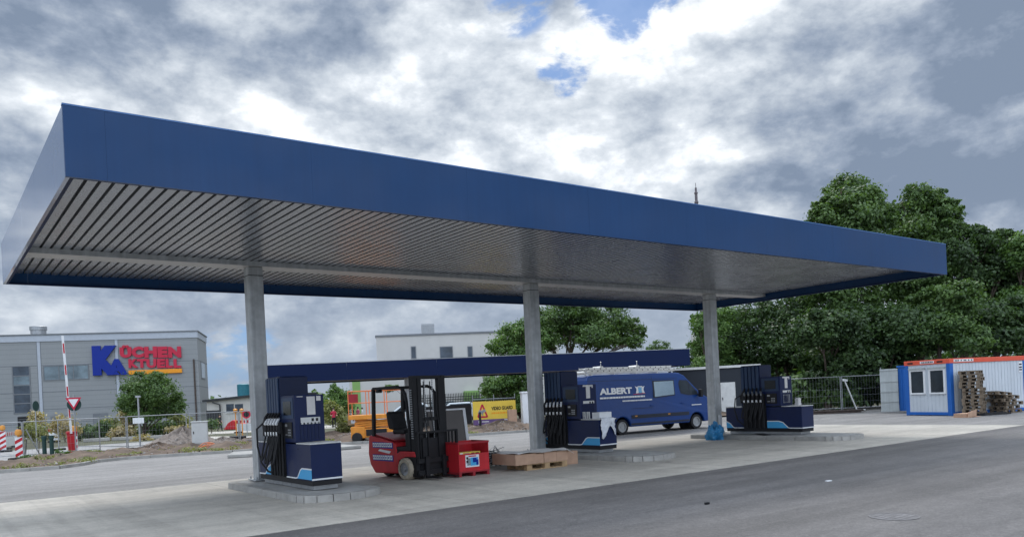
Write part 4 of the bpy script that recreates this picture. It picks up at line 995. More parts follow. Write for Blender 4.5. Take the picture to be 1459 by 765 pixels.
o = M(); o.prism([(0, 0), (6, 0), (5.5, .5), (4, .75), (2.5, 1.0), (1.2, .7)], 'y', 0, 1.5); p = B0(318, 84); q = o.build('tarpaulin_heap', 'red', bevel=.1); q.location = (p.x, p.y, gh(p.x, p.y)); q.scale = (.55, .55, 1); q.rotation_euler = (0, 0, an); tag(q, 'red covered heap in front of the low cream house', 'covered heap')

# white office block in the centre
a_, e_, L_, an = frame2(541, 98, 800, 101); GZ3 = -.42
of = thing('office_block', 'pale rendered three storey block with green lower panels behind the rear canopy', 'building', (a_.x, a_.y, GZ3), an); nrm = Vector((-e_.y, e_.x, 0))
def OF(px, py): p = hit(px, py, a_, nrm)-a_; return p.dot(e_), p.z-GZ3
HT = OF(541, 480)[1]
o = M(); o.box(0, L_, 0, 21, 0, HT); owl = o.build('wall', 'render_white', of)
o = M(); o.box(-.1, L_+.1, -.1, 21.1, HT+.001, HT+.22); o.build('roof_edge', 'clad_joint', of)
(xa, z0), (xb, z1) = OF(586, 511), OF(673, 494); o = M(); o.box(xa, xb, -.03, -.002, z0, z1); o.build('render_band', 'render_band', owl)
for x0, x1 in ((586, 592.5), (627, 645), (666.5, 673)):
    (xa, z0), (xb, z1) = OF(x0, 511), OF(x1, 493); o = M(); o.box(xa, xb, -.07, -.031, z0, z1); w_ = o.build('window', 'clad_joint', of); o = M(); o.box(xa+.1, xb-.1, -.08, -.071, z0+.1, z1-.1); o.build('pane', 'win', w_)
for y_ in (4, 9): o = M(); o.box(-.06, -.002, y_, y_+2.2, HT-4, HT-2.2); w_ = o.build('window', 'clad_joint', of); o = M(); o.box(-.07, -.061, y_+.1, y_+2.1, HT-3.9, HT-2.3); o.build('pane', 'win', w_)
(xa, z0), (xb, z1) = OF(602, 475), OF(620, 467); o = M(); o.box(xa, xb, 3, 5.5, HT+.2, HT+1.7); 
for k_ in range(6): o.box(xa-.02, xb+.02, 2.95, 2.99, HT+.35+k_*.22, HT+.45+k_*.22)
o.build('roof_unit', 'steel', of); o = M(); o.box(xa-4, xb-1.8, 3.2, 5, HT+.2, HT+.5); o.build('roof_hatch', 'parapet', of)
# lower annex with green panels, nearer
a2, e2, L2, an2 = frame2(500, 90, 700, 93)
ax = thing('green_annex', 'low white annex with lime green panels seen under the rear canopy', 'building', (a2.x, a2.y, GZ3), an2); n2 = Vector((-e2.y, e2.x, 0))
def AF(px, py): p = hit(px, py, a2, n2)-a2; return p.dot(e2), p.z-GZ3
o = M(); o.box(0, L2, 0, 7.5, 0, 5.2); axw = o.build('wall', 'render_white', ax)
o = M(); o.box(-.15, L2+.15, -.15, 7.6, 5.201, 5.4); o.build('roof', 'clad_joint', ax)
(xa, z0), (xb, z1) = AF(504, 590), AF(513, 545); o = M(); o.box(xa, xb, -.05, -.002, 0, 5.1); o.build('green_panel', 'render_green', axw)
(xa, z0), (xb, z1) = AF(661, 575), AF(680, 556); o = M(); o.box(xa, xb, -1.4, -.002, 0, z1); o.build('green_porch', 'render_green', axw, bevel=.04)
for x0, x1 in ((615, 628), (632, 646)):
    (xa, z0), (xb, z1) = AF(x0, 582), AF(x1, 571); o = M(); o.box(xa, xb, -.06, -.002, z0, z1); w_ = o.build('window', 'win_light', ax); o = M(); o.box(xa-.1, xb+.1, -.1, -.002, z0-.12, z0-.003); o.build('sill', 'offwhite', w_)
o = M()
pa, pb = AF(588, 566), AF(722, 562)
for k_ in range(3): o.box(pa[0], pb[0], -2.3, -2.2, pa[1]-.2-k_*.28, pa[1]-.12-k_*.28)
for k_ in range(60): x_ = pa[0]+(pb[0]-pa[0])*k_/59; o.box(x_-.03, x_+.03, -2.32, -2.18, pa[1]-.85, pa[1]+.25)
fpost = [pa[0]+(pb[0]-pa[0])*k_/6 for k_ in range(7)]
q = thing('fence', 'dark spiked railing running in front of the green annex', 'fence', (a2.x, a2.y, GZ3), an2); o.build('railing', 'rubber', q)
for x_ in fpost: o = M(); o.box(x_-.06, x_+.06, -2.32, -2.18, 0, pa[1]-.86); o.build('post', 'rubber', q)

# radio mast far away
p = B0(1005, 150); p.z = 0; ms_ = thing('radio_mast', 'tall far lattice radio mast rising above the blue canopy', 'radio mast', p)
o = M(); HTM = D(990, 268, 150).z
for k_ in range(4):
    a0 = PI/4+k_*PI/2
    o.tube([(1.1*math.cos(a0), 1.1*math.sin(a0), 0), (.36*math.cos(a0), .36*math.sin(a0), HTM-5)], .12, 5)
for k_ in range(24):
    z0, z1 = (HTM-5)*k_/24, (HTM-5)*(k_+1)/24; r_a, r_b = 1.1-.68*k_/24, 1.1-.68*(k_+1)/24
    for j in range(4):
        a0, a1 = PI/4+j*PI/2, PI/4+(j+1)*PI/2; o.tube([(r_a*math.cos(a0), r_a*math.sin(a0), z0), (r_b*math.cos(a1), r_b*math.sin(a1), z1)], .05, 4)
o.build('lattice', 'mast_grey', ms_)
o = M(); o.lathe([(.30, HTM-5.2), (.30, HTM-3.0), (.38, HTM-2.9), (.38, HTM-2.6), (.26, HTM-2.5), (.26, HTM-1.2), (.34, HTM-1.1), (.34, HTM-.9), (.20, HTM-.8), (.18, HTM), (.05, HTM+.02), (.05, HTM+.9)], 12); o.build('top', 'mast_grey', ms_)
for s_ in (-1, 1): o = M(); o.box(s_*.72-.10, s_*.72+.10, -.15, .15, HTM-4.9, HTM-3.2); o.bar((s_*.2, 0, HTM-4.2), (s_*.72, 0, HTM-4.2), .08, .08); o.build('antenna', 'mast_grey', ms_)
p = B0(993, 70); q = thing('street_pole', 'pale thin pole behind the right end of the rear canopy', 'pole', (p.x, p.y, -.2)); o = M(); o.lathe([(.30, 0), (.27, 3), (.24, 6.6), (.02, 6.65)], 12); o.build('shaft', 'pole_pale', q, smooth=True)
# ================================================================== LEFT STREET FURNITURE
def gp(px, py): p = G(px, py); return Vector((p.x, p.y, gh(p.x, p.y)))
def fence_panel(label, pa, pb, h, cat='site fence', feet=True):
    pa, pb = Vector(pa), Vector(pb); dv = pb-pa; L_ = dv.length
    t_ = thing('site_fence', label, cat, pa, math.atan2(dv.y, dv.x), 'mobile wire site fence panels')
    o = M()
    for x_ in (0, L_): o.tube([(x_, 0, .05), (x_, 0, h)], .024, 6)
    o.tube([(0, 0, h), (L_, 0, h)], .022, 6); o.tube([(0, 0, .2), (L_, 0, .2)], .018, 6); o.build('frame', 'steel', t_)
    o = M(); n = int(L_/.16)
    for k_ in range(1, n): x_ = L_*k_/n; o.box(x_-.002, x_+.002, -.002, .002, .2, h)
    for z_ in (.55, .9, 1.25): o.box(0, L_, -.004, .004, z_-.003, z_+.003)
    o.build('wire_mesh', 'steel', t_)
    if feet:
        for x_ in (0, L_): o = M(); o.box(x_-.11, x_+.11, -.33, .33, 0, .12); o.build('foot', 'rubber', t_, bevel=.03)
    return t_
FH = 1.62
def gpd(px, d): p = B0(px, d); return Vector((p.x, p.y, gh(p.x, p.y)))
fence_panel('wire site fence panel at the left picture edge behind the barrier beacon', gpd(-45, 33.5), gpd(33, 34.2), FH)
fence_panel('wire site fence panel in front of the two green tubes', gpd(35, 34.3), gpd(143, 37.0), FH)
fence_panel('wire site fence panel behind the yield sign', gpd(84, 42), gpd(181, 38.5), FH)
fence_panel('wire site fence panel in front of the gravel heap', gpd(183, 38.4), gpd(267, 40.2), FH)
fence_panel('wire site fence panel between the grey cabinet and the first column', gpd(272, 40.4), gpd(341, 39.2), FH)
fence_panel('wire site fence panel just left of the first column in front of the low house', gpd(343, 39.2), gpd(420, 38.5), FH)
o = M(); o.bar((0, 0, .9), (.0, .75, .1), .05, .05); o.bar((0, 0, 1.3), (.55, .1, .0), .04, .04); p = gpd(39, 34.3); q = o.build('fence_brace', 'steel'); q.location = p; tag(q, 'diagonal grey brace leaning on the fence beside the front beacon', 'brace')
def beacon(label, p, h=1.0, rz=0.):
    t_ = thing('warning_beacon', label, 'beacon', p, rz, 'striped warning beacons')
    o = M(); o.box(-.14, .14, -.025, .025, .12, h); b_ = o.build('board', 'white', t_, bevel=.01)
    o = M(); z_ = .12
    k_ = 0
    while z_ < h:
        pts = [(-.14, z_), (.14, z_+.16), (.14, min(h, z_+.30)), (-.14, min(h, z_+.14))]
        if z_+.16 < h: o.prism(pts, 'y', -.029, -.0255)
        z_ += .28
    o.build('stripes', 'red', b_)
    o = M(); o.lathe([(.06, h), (.06, h+.05), (.13, h+.07), (.14, h+.2), (.10, h+.30), (.02, h+.32)], 14, 0, 'z'); o.build('lamp', 'amber', t_, smooth=True)
    o = M(); o.box(-.4, .4, -.22, .22, 0, .12); o.build('foot', 'rubber', t_, bevel=.03)
    return t_
beacon('red and white striped beacon with amber lamp at the front left kerb', gpd(28, 34.0), 1.0, -.25)
beacon('red and white striped beacon with amber lamp standing farther back at the left edge', gpd(5, 43.0), 1.15, -.2)
beacon('striped beacon with amber lamp half hidden behind the red barrier post', gpd(107, 37.5), 1.0, -.6)
# red white plastic barriers
def barrier(label, pa, pb):
    dv = Vector(pb)-Vector(pa); t_ = thing('plastic_barrier', label, 'barrier', pa, math.atan2(dv.y, dv.x), 'red and white plastic barriers'); L_ = dv.length
    o = M(); o.box(0, L_, -.02, .02, .78, 1.0); o.box(0, L_, -.02, .02, .15, .72); b_ = o.build('board', 'white', t_)
    o = M(); n = int(L_/.24)
    for k_ in range(0, n, 2): o.box(k_*.24, k_*.24+.2, -.025, -.021, .79, .99)
    o.build('stripes', 'red', b_)
    for x_ in (.15, L_-.15): o = M(); o.box(x_-.1, x_+.1, -.3, .3, 0, .12); o.build('foot', 'rubber', t_)
barrier('red and white plastic barrier fence between the two left beacons', gpd(8, 47), gpd(25, 50))
barrier('short red and white plastic barrier in front of the hall doors', gpd(70, 58), gpd(84, 58))
barrier('red and white barrier in front of the red covered heap', gpd(338, 62), gpd(372, 60))
for px, lab in ((64, 'left dark green drain pipe standing upright in the weeds'), (74.5, 'right dark green drain pipe standing upright in the weeds')):
    p = gpd(px, 34.3); o = M(); o.lathe([(.085, 0), (.085, .82), (.105, .83), (.105, .98), (.08, .985)], 16); q = o.build('drain_pipe', 'tube_green', smooth=True); q.location = p; tag(q, lab, 'drain pipe', 'green pipes standing in the weeds')
# raised barrier boom with its red post
p = gpd(104, 36.6); t_ = thing('barrier_boom', 'raised white barrier boom with red stripes on a red post', 'barrier', p)
o = M(); o.prism([(-.16, 0), (.10, 0), (.16, .95), (-.22, 1.0), (-.24, 1.15), (.14, 1.12)][:4], 'y', -.12, .12); o.box(-.24, .2, -.13, .13, .95, 1.08); o.build('post', 'red', t_, bevel=.03)
o = M(); base = Vector((-.05, -.16, .98)); tipv = D(89, 478, 36.4)-p; 
o.bar(base, tipv, .095, .05, 0, (0, 1, 0)); bo = o.build('boom', 'white', t_)
o = M(); dvv = tipv-base
for k_ in range(4): a0 = .16+k_*.22; o.bar(base+dvv*a0+Vector((0, -.03, 0)), base+dvv*(a0+.10)+Vector((0, -.03, 0)), .055, .008, 0, (0, 1, 0))
o.build('stripes', 'red', bo)
# yield sign backed by a round sign
p = gpd(108.5, 36.0); t_ = thing('yield_sign', 'white triangular give way sign with red rim on a thin post', 'traffic sign', p, math.radians(-22))
zc = D(108, 572, 36).z; o = M(); o.tube([(0, .03, 0), (0, .03, zc+.35)], .03, 8); o.build('post', 'steel', t_)
def trip(o, s_, e0, e1, z_, m): o.prism([(-s_, z_+s_*.58), (0, z_-s_*1.15), (s_, z_+s_*.58)], 'y', e0, e1, m)
o = M(); trip(o, .33, -.02, -.002, zc, 0); trip(o, .21, -.026, -.021, zc, 1); pl_ = o.build('plate', ['sign_red', 'white'], t_)
o = M(); o.lathe([(.30, .062), (.30, .075)], 24, 0, 'y', (0, 0, zc-.12)); o.build('round_plate', 'tube_green', t_)
# small round signs seen edge on
p = gpd(53, 46); t_ = thing('round_sign', 'dark round sign on a grey post seen from behind at the left', 'traffic sign', p, math.radians(52)); zc = D(53, 578, 46).z
o = M(); o.tube([(0, 0, 0), (0, 0, zc+.3)], .035, 8); o.build('post', 'steel', t_); o = M(); o.lathe([(.30, -.05), (.30, -.035)], 20, 0, 'y', (0, 0, zc)); o.box(-.25, .1, -.06, -.051, zc-.1, zc-.04); o.build('plate', 'tube_green', t_)
# lamp pole with a box sign
p = gpd(200, 42); t_ = thing('sign_pole', 'slim grey pole with a small white sign board in front of the tree', 'sign', p, math.radians(-18)); zt_ = D(199, 566, 42).z
o = M(); o.tube([(0, 0, 0), (0, 0, zt_)], .045, 8); o.build('post', 'steel', t_)
o = M(); zz = D(199, 598.5, 42).z; o.box(-.30, .24, -.06, -.046, zz-.16, zz+.14); o.build('board', 'white', t_); o = M(); o.box(-.12, .12, -.1, .1, zt_, zt_+.1); o.build('cap', 'steel', t_)
# cabinet, conduit, gravel heap
p = gpd(286, 36.4); t_ = thing('utility_cabinet', 'pale grey utility cabinet standing in the soil behind the kerb', 'cabinet', (p.x, p.y, 0), math.radians(-20))
o = M(); o.box(-.34, .34, -.2, .2, .25, 1.22); o.build('body', 'cabinet_grey', t_, bevel=.015); o = M(); o.box(-.37, .37, -.23, .23, 1.221, 1.27); o.build('lid', 'cabinet_grey', t_, bevel=.01)
o = M(); o.box(-.33, .33, -.19, .19, -.1, .249); o.build('base', 'concrete_kerb', t_); o = M(); o.box(-.30, .30, -.206, -.2005, .3, 1.18); dd = o.build('door', 'cabinet_grey', t_); o = M(); o.box(-.27, -.24, -.23, -.207, .7, .82); o.build('handle', 'black', dd)
rg = random.Random(11); o = M()
for k_ in range(5):
    x0 = -.45+rg.uniform(-.1, .1)
    pts = [(x0+.13*i+rg.uniform(-.02, .02), -.3+.05*k_-.25*(i/9)*(k_ % 3-1), -.02+(.16+.05*k_)*math.sin(PI*i/9)**.8+rg.uniform(0, .02)) for i in range(10)]
    o.tube(pts, .018, 6)
p = gpd(293, 35.6); q = o.build('conduit', 'conduit', smooth=True); q.location = (p.x, p.y, -.03); tag(q, 'loops of orange cable conduit lying around the grey cabinet', 'conduit')
def heap(name, label, cat, px, d, rx, ry, h, m, seed, rz=0):
    rg = random.Random(seed); o = M(); n, k_ = 44, 16
    for j in range(k_+1):
        for i in range(n):
            a_ = 2*PI*i/n; rr = j/k_; prof_ = (1-rr)**.9; w_ = 1+.12*math.sin(3*a_+seed)+.08*math.sin(7*a_)
            o.v.append((rx*rr*w_*math.cos(a_), ry*rr*w_*math.sin(a_), h*prof_*(1+.15*math.sin(5*a_+seed))+rg.uniform(-.035, .035)*(h > .3)-.04))
    for j in range(k_):
        for i in range(n): o.f.append((j*n+i, j*n+(i+1) % n, (j+1)*n+(i+1) % n, (j+1)*n+i)); o.m.append(0)
    for s in range(500):   # loose stones bedded in the heap
        a_, rr = rg.uniform(0, 6.28), rg.random()**.5*.95; s_ = rg.uniform(.02, .06)
        c_ = Vector((rx*rr*math.cos(a_), ry*rr*math.sin(a_), h*(1-rr)**.9*(1+.15*math.sin(5*a_+seed))-.03))
        vs = [c_+Vector((rg.uniform(-1, 1), rg.uniform(-1, 1), rg.uniform(-.6, 1)))*s_ for _ in range(4)]
        o.add(vs, [(0, 1, 2), (0, 3, 1), (1, 3, 2), (2, 3, 0)], 1)
    p = gpd(px, d); q = o.build(name, [m, 'stone']); q.location = p; q.rotation_euler = (0, 0, rz); return tag(q, label, cat)
heap('gravel_heap', 'heap of grey gravel and rubble behind the kerb left of the cabinet', 'gravel heap', 262, 38.5, 2.1, 1.6, .95, 'gravel', 3, -.4)
heap('soil_heap', 'low heap of brown soil at the foot of the gravel', 'soil heap', 226, 36.5, 1.6, 1.3, .38, 'soil', 5)
heap('rubble_heap', 'low rubble heap right of the grey cabinet', 'rubble heap', 318, 38.5, 1.7, 1.2, .42, 'gravel', 8)
heap('soil_heap', 'long brown soil bank below the yellow banner', 'soil heap', 715, 39.5, 3.0, 1.6, .55, 'soil', 9, -.6)
heap('soil_heap', 'low soil bank with dry weeds beside the wooden sign', 'soil heap', 515, 39.0, 2.6, 1.6, .42, 'soil', 13, -.5)
for k_, (px, d, lab) in enumerate(((308, 43, 'left concrete slab lying on the ground behind the rubble'), (322, 41.5, 'right concrete slab lying on the ground behind the rubble'))):
    p = gpd(px, d); o = M(); o.box(-.6, .6, -.35, .35, 0, .11); q = o.build('concrete_slab_block', 'concrete_kerb', bevel=.01); q.location = p+Vector((0, 0, .08)); q.rotation_euler = (.03, .04, .3+k_*.3); q.name = 'paving_block'; tag(q, lab, 'paving slab')
o = M(); o.box(-.9, .9, -.3, .3, 0, .16); o.box(-.8, -.1, -.28, .28, .16, .28); p = gpd(352, 40.5); q = o.build('tarp_stack', 'rubber', bevel=.03); q.location = p+Vector((0, 0, .1)); q.name = 'sheet_stack'; tag(q, 'dark stack of sheets lying left of the first column', 'sheet stack')
# small wooden box sign on a stake
p = gpd(504, 45); t_ = thing('wooden_sign', 'small ochre wooden box with a white notice on a stake', 'sign', p, math.radians(-18))
o = M(); o.box(-.06, .06, -.06, .06, 0, .55); o.build('stake', 'wood_dark', t_); o = M(); o.box(-.3, .3, -.1, .1, .52, 1.08); o.build('box', 'wood', t_, bevel=.02); o = M(); o.box(-.36, .36, -.14, .14, 1.08, 1.12); o.build('lid', 'wood', t_)
o = M(); o.box(-.13, .13, -.108, -.101, .62, .95); o.box(-.03, .03, -.112, -.109, .75, .82, 1); o.build('notice', ['white', 'black'], t_)
# lamp warnings near the house
for px, d, lab in ((337, 52, 'left amber site lamp on a thin post in front of the low house'), (346, 52, 'right amber site lamp on a thin post in front of the low house')):
    p = gpd(px, d); t_ = thing('site_lamp', lab, 'site lamp', p, 0, 'amber site lamps'); zt_ = D(px, 588, d).z-p.z; o = M(); o.tube([(0, 0, 0), (0, 0, zt_)], .035, 6); o.build('post', 'orange', t_); o = M(); o.lathe([(.05, zt_), (.13, zt_+.04), (.14, zt_+.25), (.02, zt_+.3)], 10); o.build('lamp', 'amber', t_, smooth=True)
p = gpd(352.5, 50); t_ = thing('round_sign', 'small round red rimmed sign on a post beside the first column', 'traffic sign', p, math.radians(-18)); zt_ = D(352, 590, 50).z-p.z
o = M(); o.tube([(0, 0, 0), (0, 0, zt_)], .03, 6); o.build('post', 'steel', t_); o = M(); o.lathe([(.26, -.04), (.26, -.02)], 18, 0, 'y', (0, 0, zt_)); o.lathe([(.17, -.05), (.17, -.041)], 18, 1, 'y', (0, 0, zt_)); o.build('plate', ['sign_red', 'rubber'], t_)
for px, d, lab, w_ in ((138, 54, 'pale concrete kerb block along the far street', 1.6), (176, 54, 'second pale concrete kerb block along the far street near the pole', 1.4), (216, 54, 'third pale concrete kerb block right of the sign pole', 1.4)):
    p = gpd(px, d); o = M(); o.box(-w_/2, w_/2, -.2, .2, 0, .22); q = o.build('kerb_block', 'concrete_kerb', bevel=.03); q.location = p; q.rotation_euler = (0, 0, -.3); tag(q, lab, 'kerb block', 'kerb blocks along the street')

# ================================================================== CONTAINERS AND PALLETS (right)
cN = Vector((35.45, 16.15, 0)); rdir = Vector((.954, -.30, 0)).normalized(); cang = math.atan2(rdir.y, rdir.x)
ct = thing('site_container', 'pale site office container with blue corner posts and a red roof edge', 'container', cN, cang)
CLn, CWd, CH_ = 4.50, 2.45, 2.46
o = M(); o.box(.1, CLn-.1, .03, CWd-.03, .15, CH_-.2); o.box(.03, .1, .1, CWd-.1, .15, CH_-.2)
n = 22
for k_ in range(n): x_ = .2+(CLn-.4)*k_/n; o.box(x_, x_+.02, .018, .0295, .18, CH_-.21, 1)
for k_ in range(10): y_ = .2+(CWd-.4)*k_/10; o.box(.018, .0295, y_, y_+.02, .18, CH_-.21, 1)
o.build('wall', ['container_wall', 'container_rib'], ct)
o = M()
for x_ in (0, CLn-.2):
    for y_ in (0, CWd-.2): o = M(); o.box(x_, x_+.2, y_, y_+.2, .0, CH_-.2); o.build('corner_post', 'container_blue', ct, bevel=.02)
o = M(); o.box(.2005, CLn-.2005, .0, .12, .03, .16); o.box(.2005, CLn-.2005, CWd-.12, CWd, .03, .16); o.box(0, .12, .2005, CWd-.2005, .03, .16); o.build('base_rail', 'container_blue', ct)
o = M(); o.box(-.01, CLn+.01, -.01, .13, CH_-.199, CH_); o.box(-.01, CLn+.01, CWd-.13, CWd+.01, CH_-.199, CH_); o.box(-.01, .13, .1305, CWd-.1305, CH_-.199, CH_); o.box(CLn-.13, CLn+.01, .1305, CWd-.1305, CH_-.199, CH_)
rl = o.build('roof_rail', 'container_red', ct, bevel=.015); o = M(); o.box(.131, CLn-.131, .131, CWd-.131, CH_-.1, CH_-.05); o.build('roof', 'container_wall', ct)
o = M(); o.box(.22, 1.35, -.016, -.0105, CH_-.15, CH_-.04)
rg = random.Random(5)
for x_ in np.arange(.28, 1.3, .085):
    if rg.random() < .8: o.box(x_, x_+.055, -.02, -.0165, CH_-.125, CH_-.065, 1)
o.build('sign_plate', ['white', 'rubber'], ct); o = M(); o.box(-.016, -.0105, .8, 1.55, CH_-.15, CH_-.05)
for y_ in np.arange(.86, 1.5, .09):
    if rg.random() < .8: o.box(-.02, -.0165, y_, y_+.06, CH_-.13, CH_-.07, 1)
o.build('sign_plate', ['white', 'rubber'], ct)
for y_ in (.35, 1.95): o = M(); o.box(-.016, -.0105, y_, y_+.3, CH_-.14, CH_-.07); o.build('sign_plate', 'rubber', ct)
o = M()
o.box(4.03, 4.25, .012, .0175, 1.75, 2.2)
for z_ in (1.82, 1.93, 2.06): o.box(4.06, 4.22, .006, .0115, z_, z_+.06, 1)
o.build('sign_plate', ['white', 'rubber'], ct)
for y_ in (.26, 1.32):
    o = M(); o.box(-.03, .029, y_, y_+.85, .95, 1.02); o.box(-.03, .029, y_, y_+.85, 1.98, 2.05); o.box(-.03, .029, y_, y_+.08, 1.02, 1.98); o.box(-.03, .029, y_+.77, y_+.85, 1.02, 1.98); w_ = o.build('window', 'white', ct, bevel=.008)
    o = M(); o.box(0, .02, y_+.08, y_+.77, 1.02, 1.98); o.build('pane', 'glass_dark', w_)
    o = M(); o.box(-.06, .028, y_-.02, y_+.87, 2.051, 2.13); o.build('shutter_box', 'door_grey', w_)
# second container behind with an open grey door
c2 = B0(1282, 39.5)-Vector((-rdir.y, rdir.x, 0))*2.3; sc2 = thing('storage_container', 'blue storage container with an open pale ribbed door', 'container', c2, cang)
o = M(); o.box(0, 5, 0, 2.3, .1, 2.25)
for k_ in range(26): o.box(k_*.19+.02, k_*.19+.10, -.025, -.001, .2, 2.15); 
for k_ in range(11): o.box(-.025, -.001, k_*.2+.05, k_*.2+.13, .2, 2.15)
o.build('wall', 'container_blue', sc2); o = M(); o.box(-.04, 5.04, -.04, 2.34, 2.251, 2.33); o.build('roof', 'container_blue', sc2)
dw_ = 1.25; dp0 = B0(1256, 39.8)-c2; inv = Matrix.Rotation(-cang, 4, 'Z'); dl = inv @ Vector((dp0.x, dp0.y, 0)); dl2 = inv @ (B0(1281.5, 39.4)-c2); dl2.z = 0
o = M(); uu = (dl2-dl); ln_ = uu.length; o.slab(dl+Vector((0, 0, .08)), uu, (0, 0, 1), ln_, 2.12, .05)
for z_ in (.55, 1.05, 1.55): o.slab(dl+Vector((0, 0, z_))+uu.cross(Vector((0, 0, 1))).normalized()*.05, uu, (0, 0, 1), ln_, .05, .03)
for z_ in (.08, 2.12): o.slab(dl+Vector((0, 0, z_))+uu.cross(Vector((0, 0, 1))).normalized()*.05, uu, (0, 0, 1), ln_, .07, .035)
dd = o.build('door', 'door_grey', sc2)
o = M(); o.tube([dl+uu*.05+Vector((0, 0, .1)), dl+uu*.05+Vector((0, 0, 2.3))], .025, 6); o.build('hinge_bar', 'steel', dd)
proto = pallet_thing('weathered wooden pallet at the bottom of the tall stack by the container', (0, 0, 0), 0, 'wood_old', 'pallets stacked by the container')
pbase = B0(1388, 33.9); pbase.z = 0; pa_ = cang+math.radians(33)
names = ['second', 'third', 'fourth', 'fifth', 'sixth', 'seventh', 'eighth', 'ninth', 'tenth', 'eleventh', 'twelfth', 'thirteenth']
rg = random.Random(21)
MT['wood_old'] and None
for k_ in range(13):
    q = proto if k_ == 0 else copy_tree(proto)
    if k_: q['label'] = 'weathered wooden pallet, %s from the ground in the tall stack by the container' % names[k_-1] if k_ < 12 else 'weathered wooden pallet on the very top of the tall stack by the container'
    rz = pa_+rg.uniform(-.05, .05); sh = Vector((-.52, -.42, 0)); sh.rotate(Matrix.Rotation(rz, 3, 'Z'))
    off = Vector((rg.uniform(-.04, .04), rg.uniform(-.04, .04), 0))+(rdir*-.10 if k_ > 7 else Vector())
    q.location = pbase+sh+off+Vector((0, 0, .146*k_+.002)); q.rotation_euler = (0, 0, rz)
    q.scale = (.86, .95, 1)
pb2 = B0(1424, 34.7); pb2.z = 0
labs = ['dark pallet lying lowest in the slumped pile right of the tall stack', 'dark pallet second from the ground in the slumped pile', 'tilted pallet in the middle of the slumped pile', 'tilted pallet fourth from the ground in the slumped pile', 'broken pallet fifth from the ground in the slumped pile', 'pallet lying on top of the slumped pile right of the tall stack']
for k_ in range(6):
    q = copy_tree(proto); q['label'] = labs[k_]; rz = cang+.10+rg.uniform(-.12, .12)
    sh = Vector((-.3+.05*k_*(-1 if k_ % 2 else 1)+(-.12*max(0, k_-2)), -.5, 0)); sh.rotate(Matrix.Rotation(rz, 3, 'Z'))
    q.location = pb2+sh+Vector((0, 0, .146*k_+.01+.02*k_)); q.rotation_euler = (.0, .02*k_*(1 if k_ > 2 else 0), rz); q.scale = (.86, .9, 1)
q = copy_tree(proto); q['label'] = 'pallet bridging level between the tall stack and the slumped pile'; q.location = B0(1412, 34.9)*1.0; q.location.z = 1.02; q.rotation_euler = (0, .03, cang); q.scale = (.8, .8, 1)
o = M(); o.box(-.45, .45, -.35, .35, 0, .015); o.box(-.4, .3, -.25, .3, .015, .16); o.prism([(-.5, .0), (.1, .05), (.15, .30), (-.45, .22)], 'y', -.35, -.33)
p = B0(1377, 32.6); q = o.build('flattened_cardboard', 'cardboard', bevel=.01); q.location = (p.x, p.y, .003); q.rotation_euler = (0, 0, cang+.2); tag(q, 'flattened brown cardboard on the ground before the tall pallet stack', 'cardboard')
o = M(); o.box(0, 1.5, 0, .35, 0, .06); o.box(.1, 1.3, .05, .3, .06, .10); p = B0(1403, 33.0); q = o.build('black_strip', 'rubber'); q.name = 'rubber_sheet'; q.location = (p.x, p.y, .003); q.rotation_euler = (0, 0, cang); tag(q, 'flat black sheet on the ground before the pallet pile', 'sheet')
# long low material pile and fence at the right back
o = M(); rg = random.Random(6)
for k_ in range(9): y_ = rg.uniform(-.3, .3); z_ = .04+.055*(k_//3); o.bar((-1.9+rg.uniform(-.3, .3), y_, z_), (1.7+rg.uniform(-.3, .4), y_+rg.uniform(-.1, .1), z_), .22, .05, 0 if k_ % 3 else 1)
p = B0(1176, 42.5); q = o.build('plank_pile', ['wood_dark', 'offwhite']); q.location = (p.x, p.y, .0); q.rotation_euler = (0, 0, -.75); tag(q, 'low pile of dark planks and white boards beyond the right pump', 'plank pile')
fence_panel('wire site fence panel in front of the bushes right of the right pump', gpd(1126, 44.5), gpd(1199, 44.2), 1.95)
fence_panel('wire site fence panel between the leaning strut and the open container door', gpd(1201, 44.2), gpd(1300, 44.5), 1.95)
o = M(); o.bar((0, 0, 1.75), (.75, -.25, 0), .06, .05); o.bar((-.1, 0, 1.76), (.25, .0, 1.72), .1, .12); p = gpd(1205, 44.0); q = o.build('fence_strut', 'offwhite'); q.location = p; tag(q, 'pale strut leaning against the right fence panel', 'strut')
p = G(1274, 736, .0); o = M(); o.lathe([(.30, .0045), (.30, .012), (.27, .012), (.27, .009), (.01, .009)], 28, 0, 'z'); 
for k_ in range(5): o.box(-.2, .2, -.17+k_*.085-.012, -.17+k_*.085+.012, .009, .0125)
P('iron', (.165, .157, .155), .75, 0, .3, 8); q = o.build('manhole_cover', 'iron'); q.location = (p.x, p.y, 0); tag(q, 'flat round iron manhole cover in the dark asphalt', 'manhole cover')
# litter on the asphalt
for px, py, s_, lab, m in ((1180, 685, .07, 'small white scrap of paper on the dark asphalt', 'white'), (1007, 718, .045, 'tiny dark stone on the dark asphalt', 'black')):
    p = G(px, py, .006); o = M(); rg = random.Random(px)
    o.prism([(-s_, -s_*.4), (s_*.8, -s_*.6), (s_, s_*.3), (-s_*.6, s_*.5)], 'z', 0, .012 if m == 'white' else .03); q = o.build('paper_scrap' if m == 'white' else 'stone', m); q.location = p; tag(q, lab, 'litter')
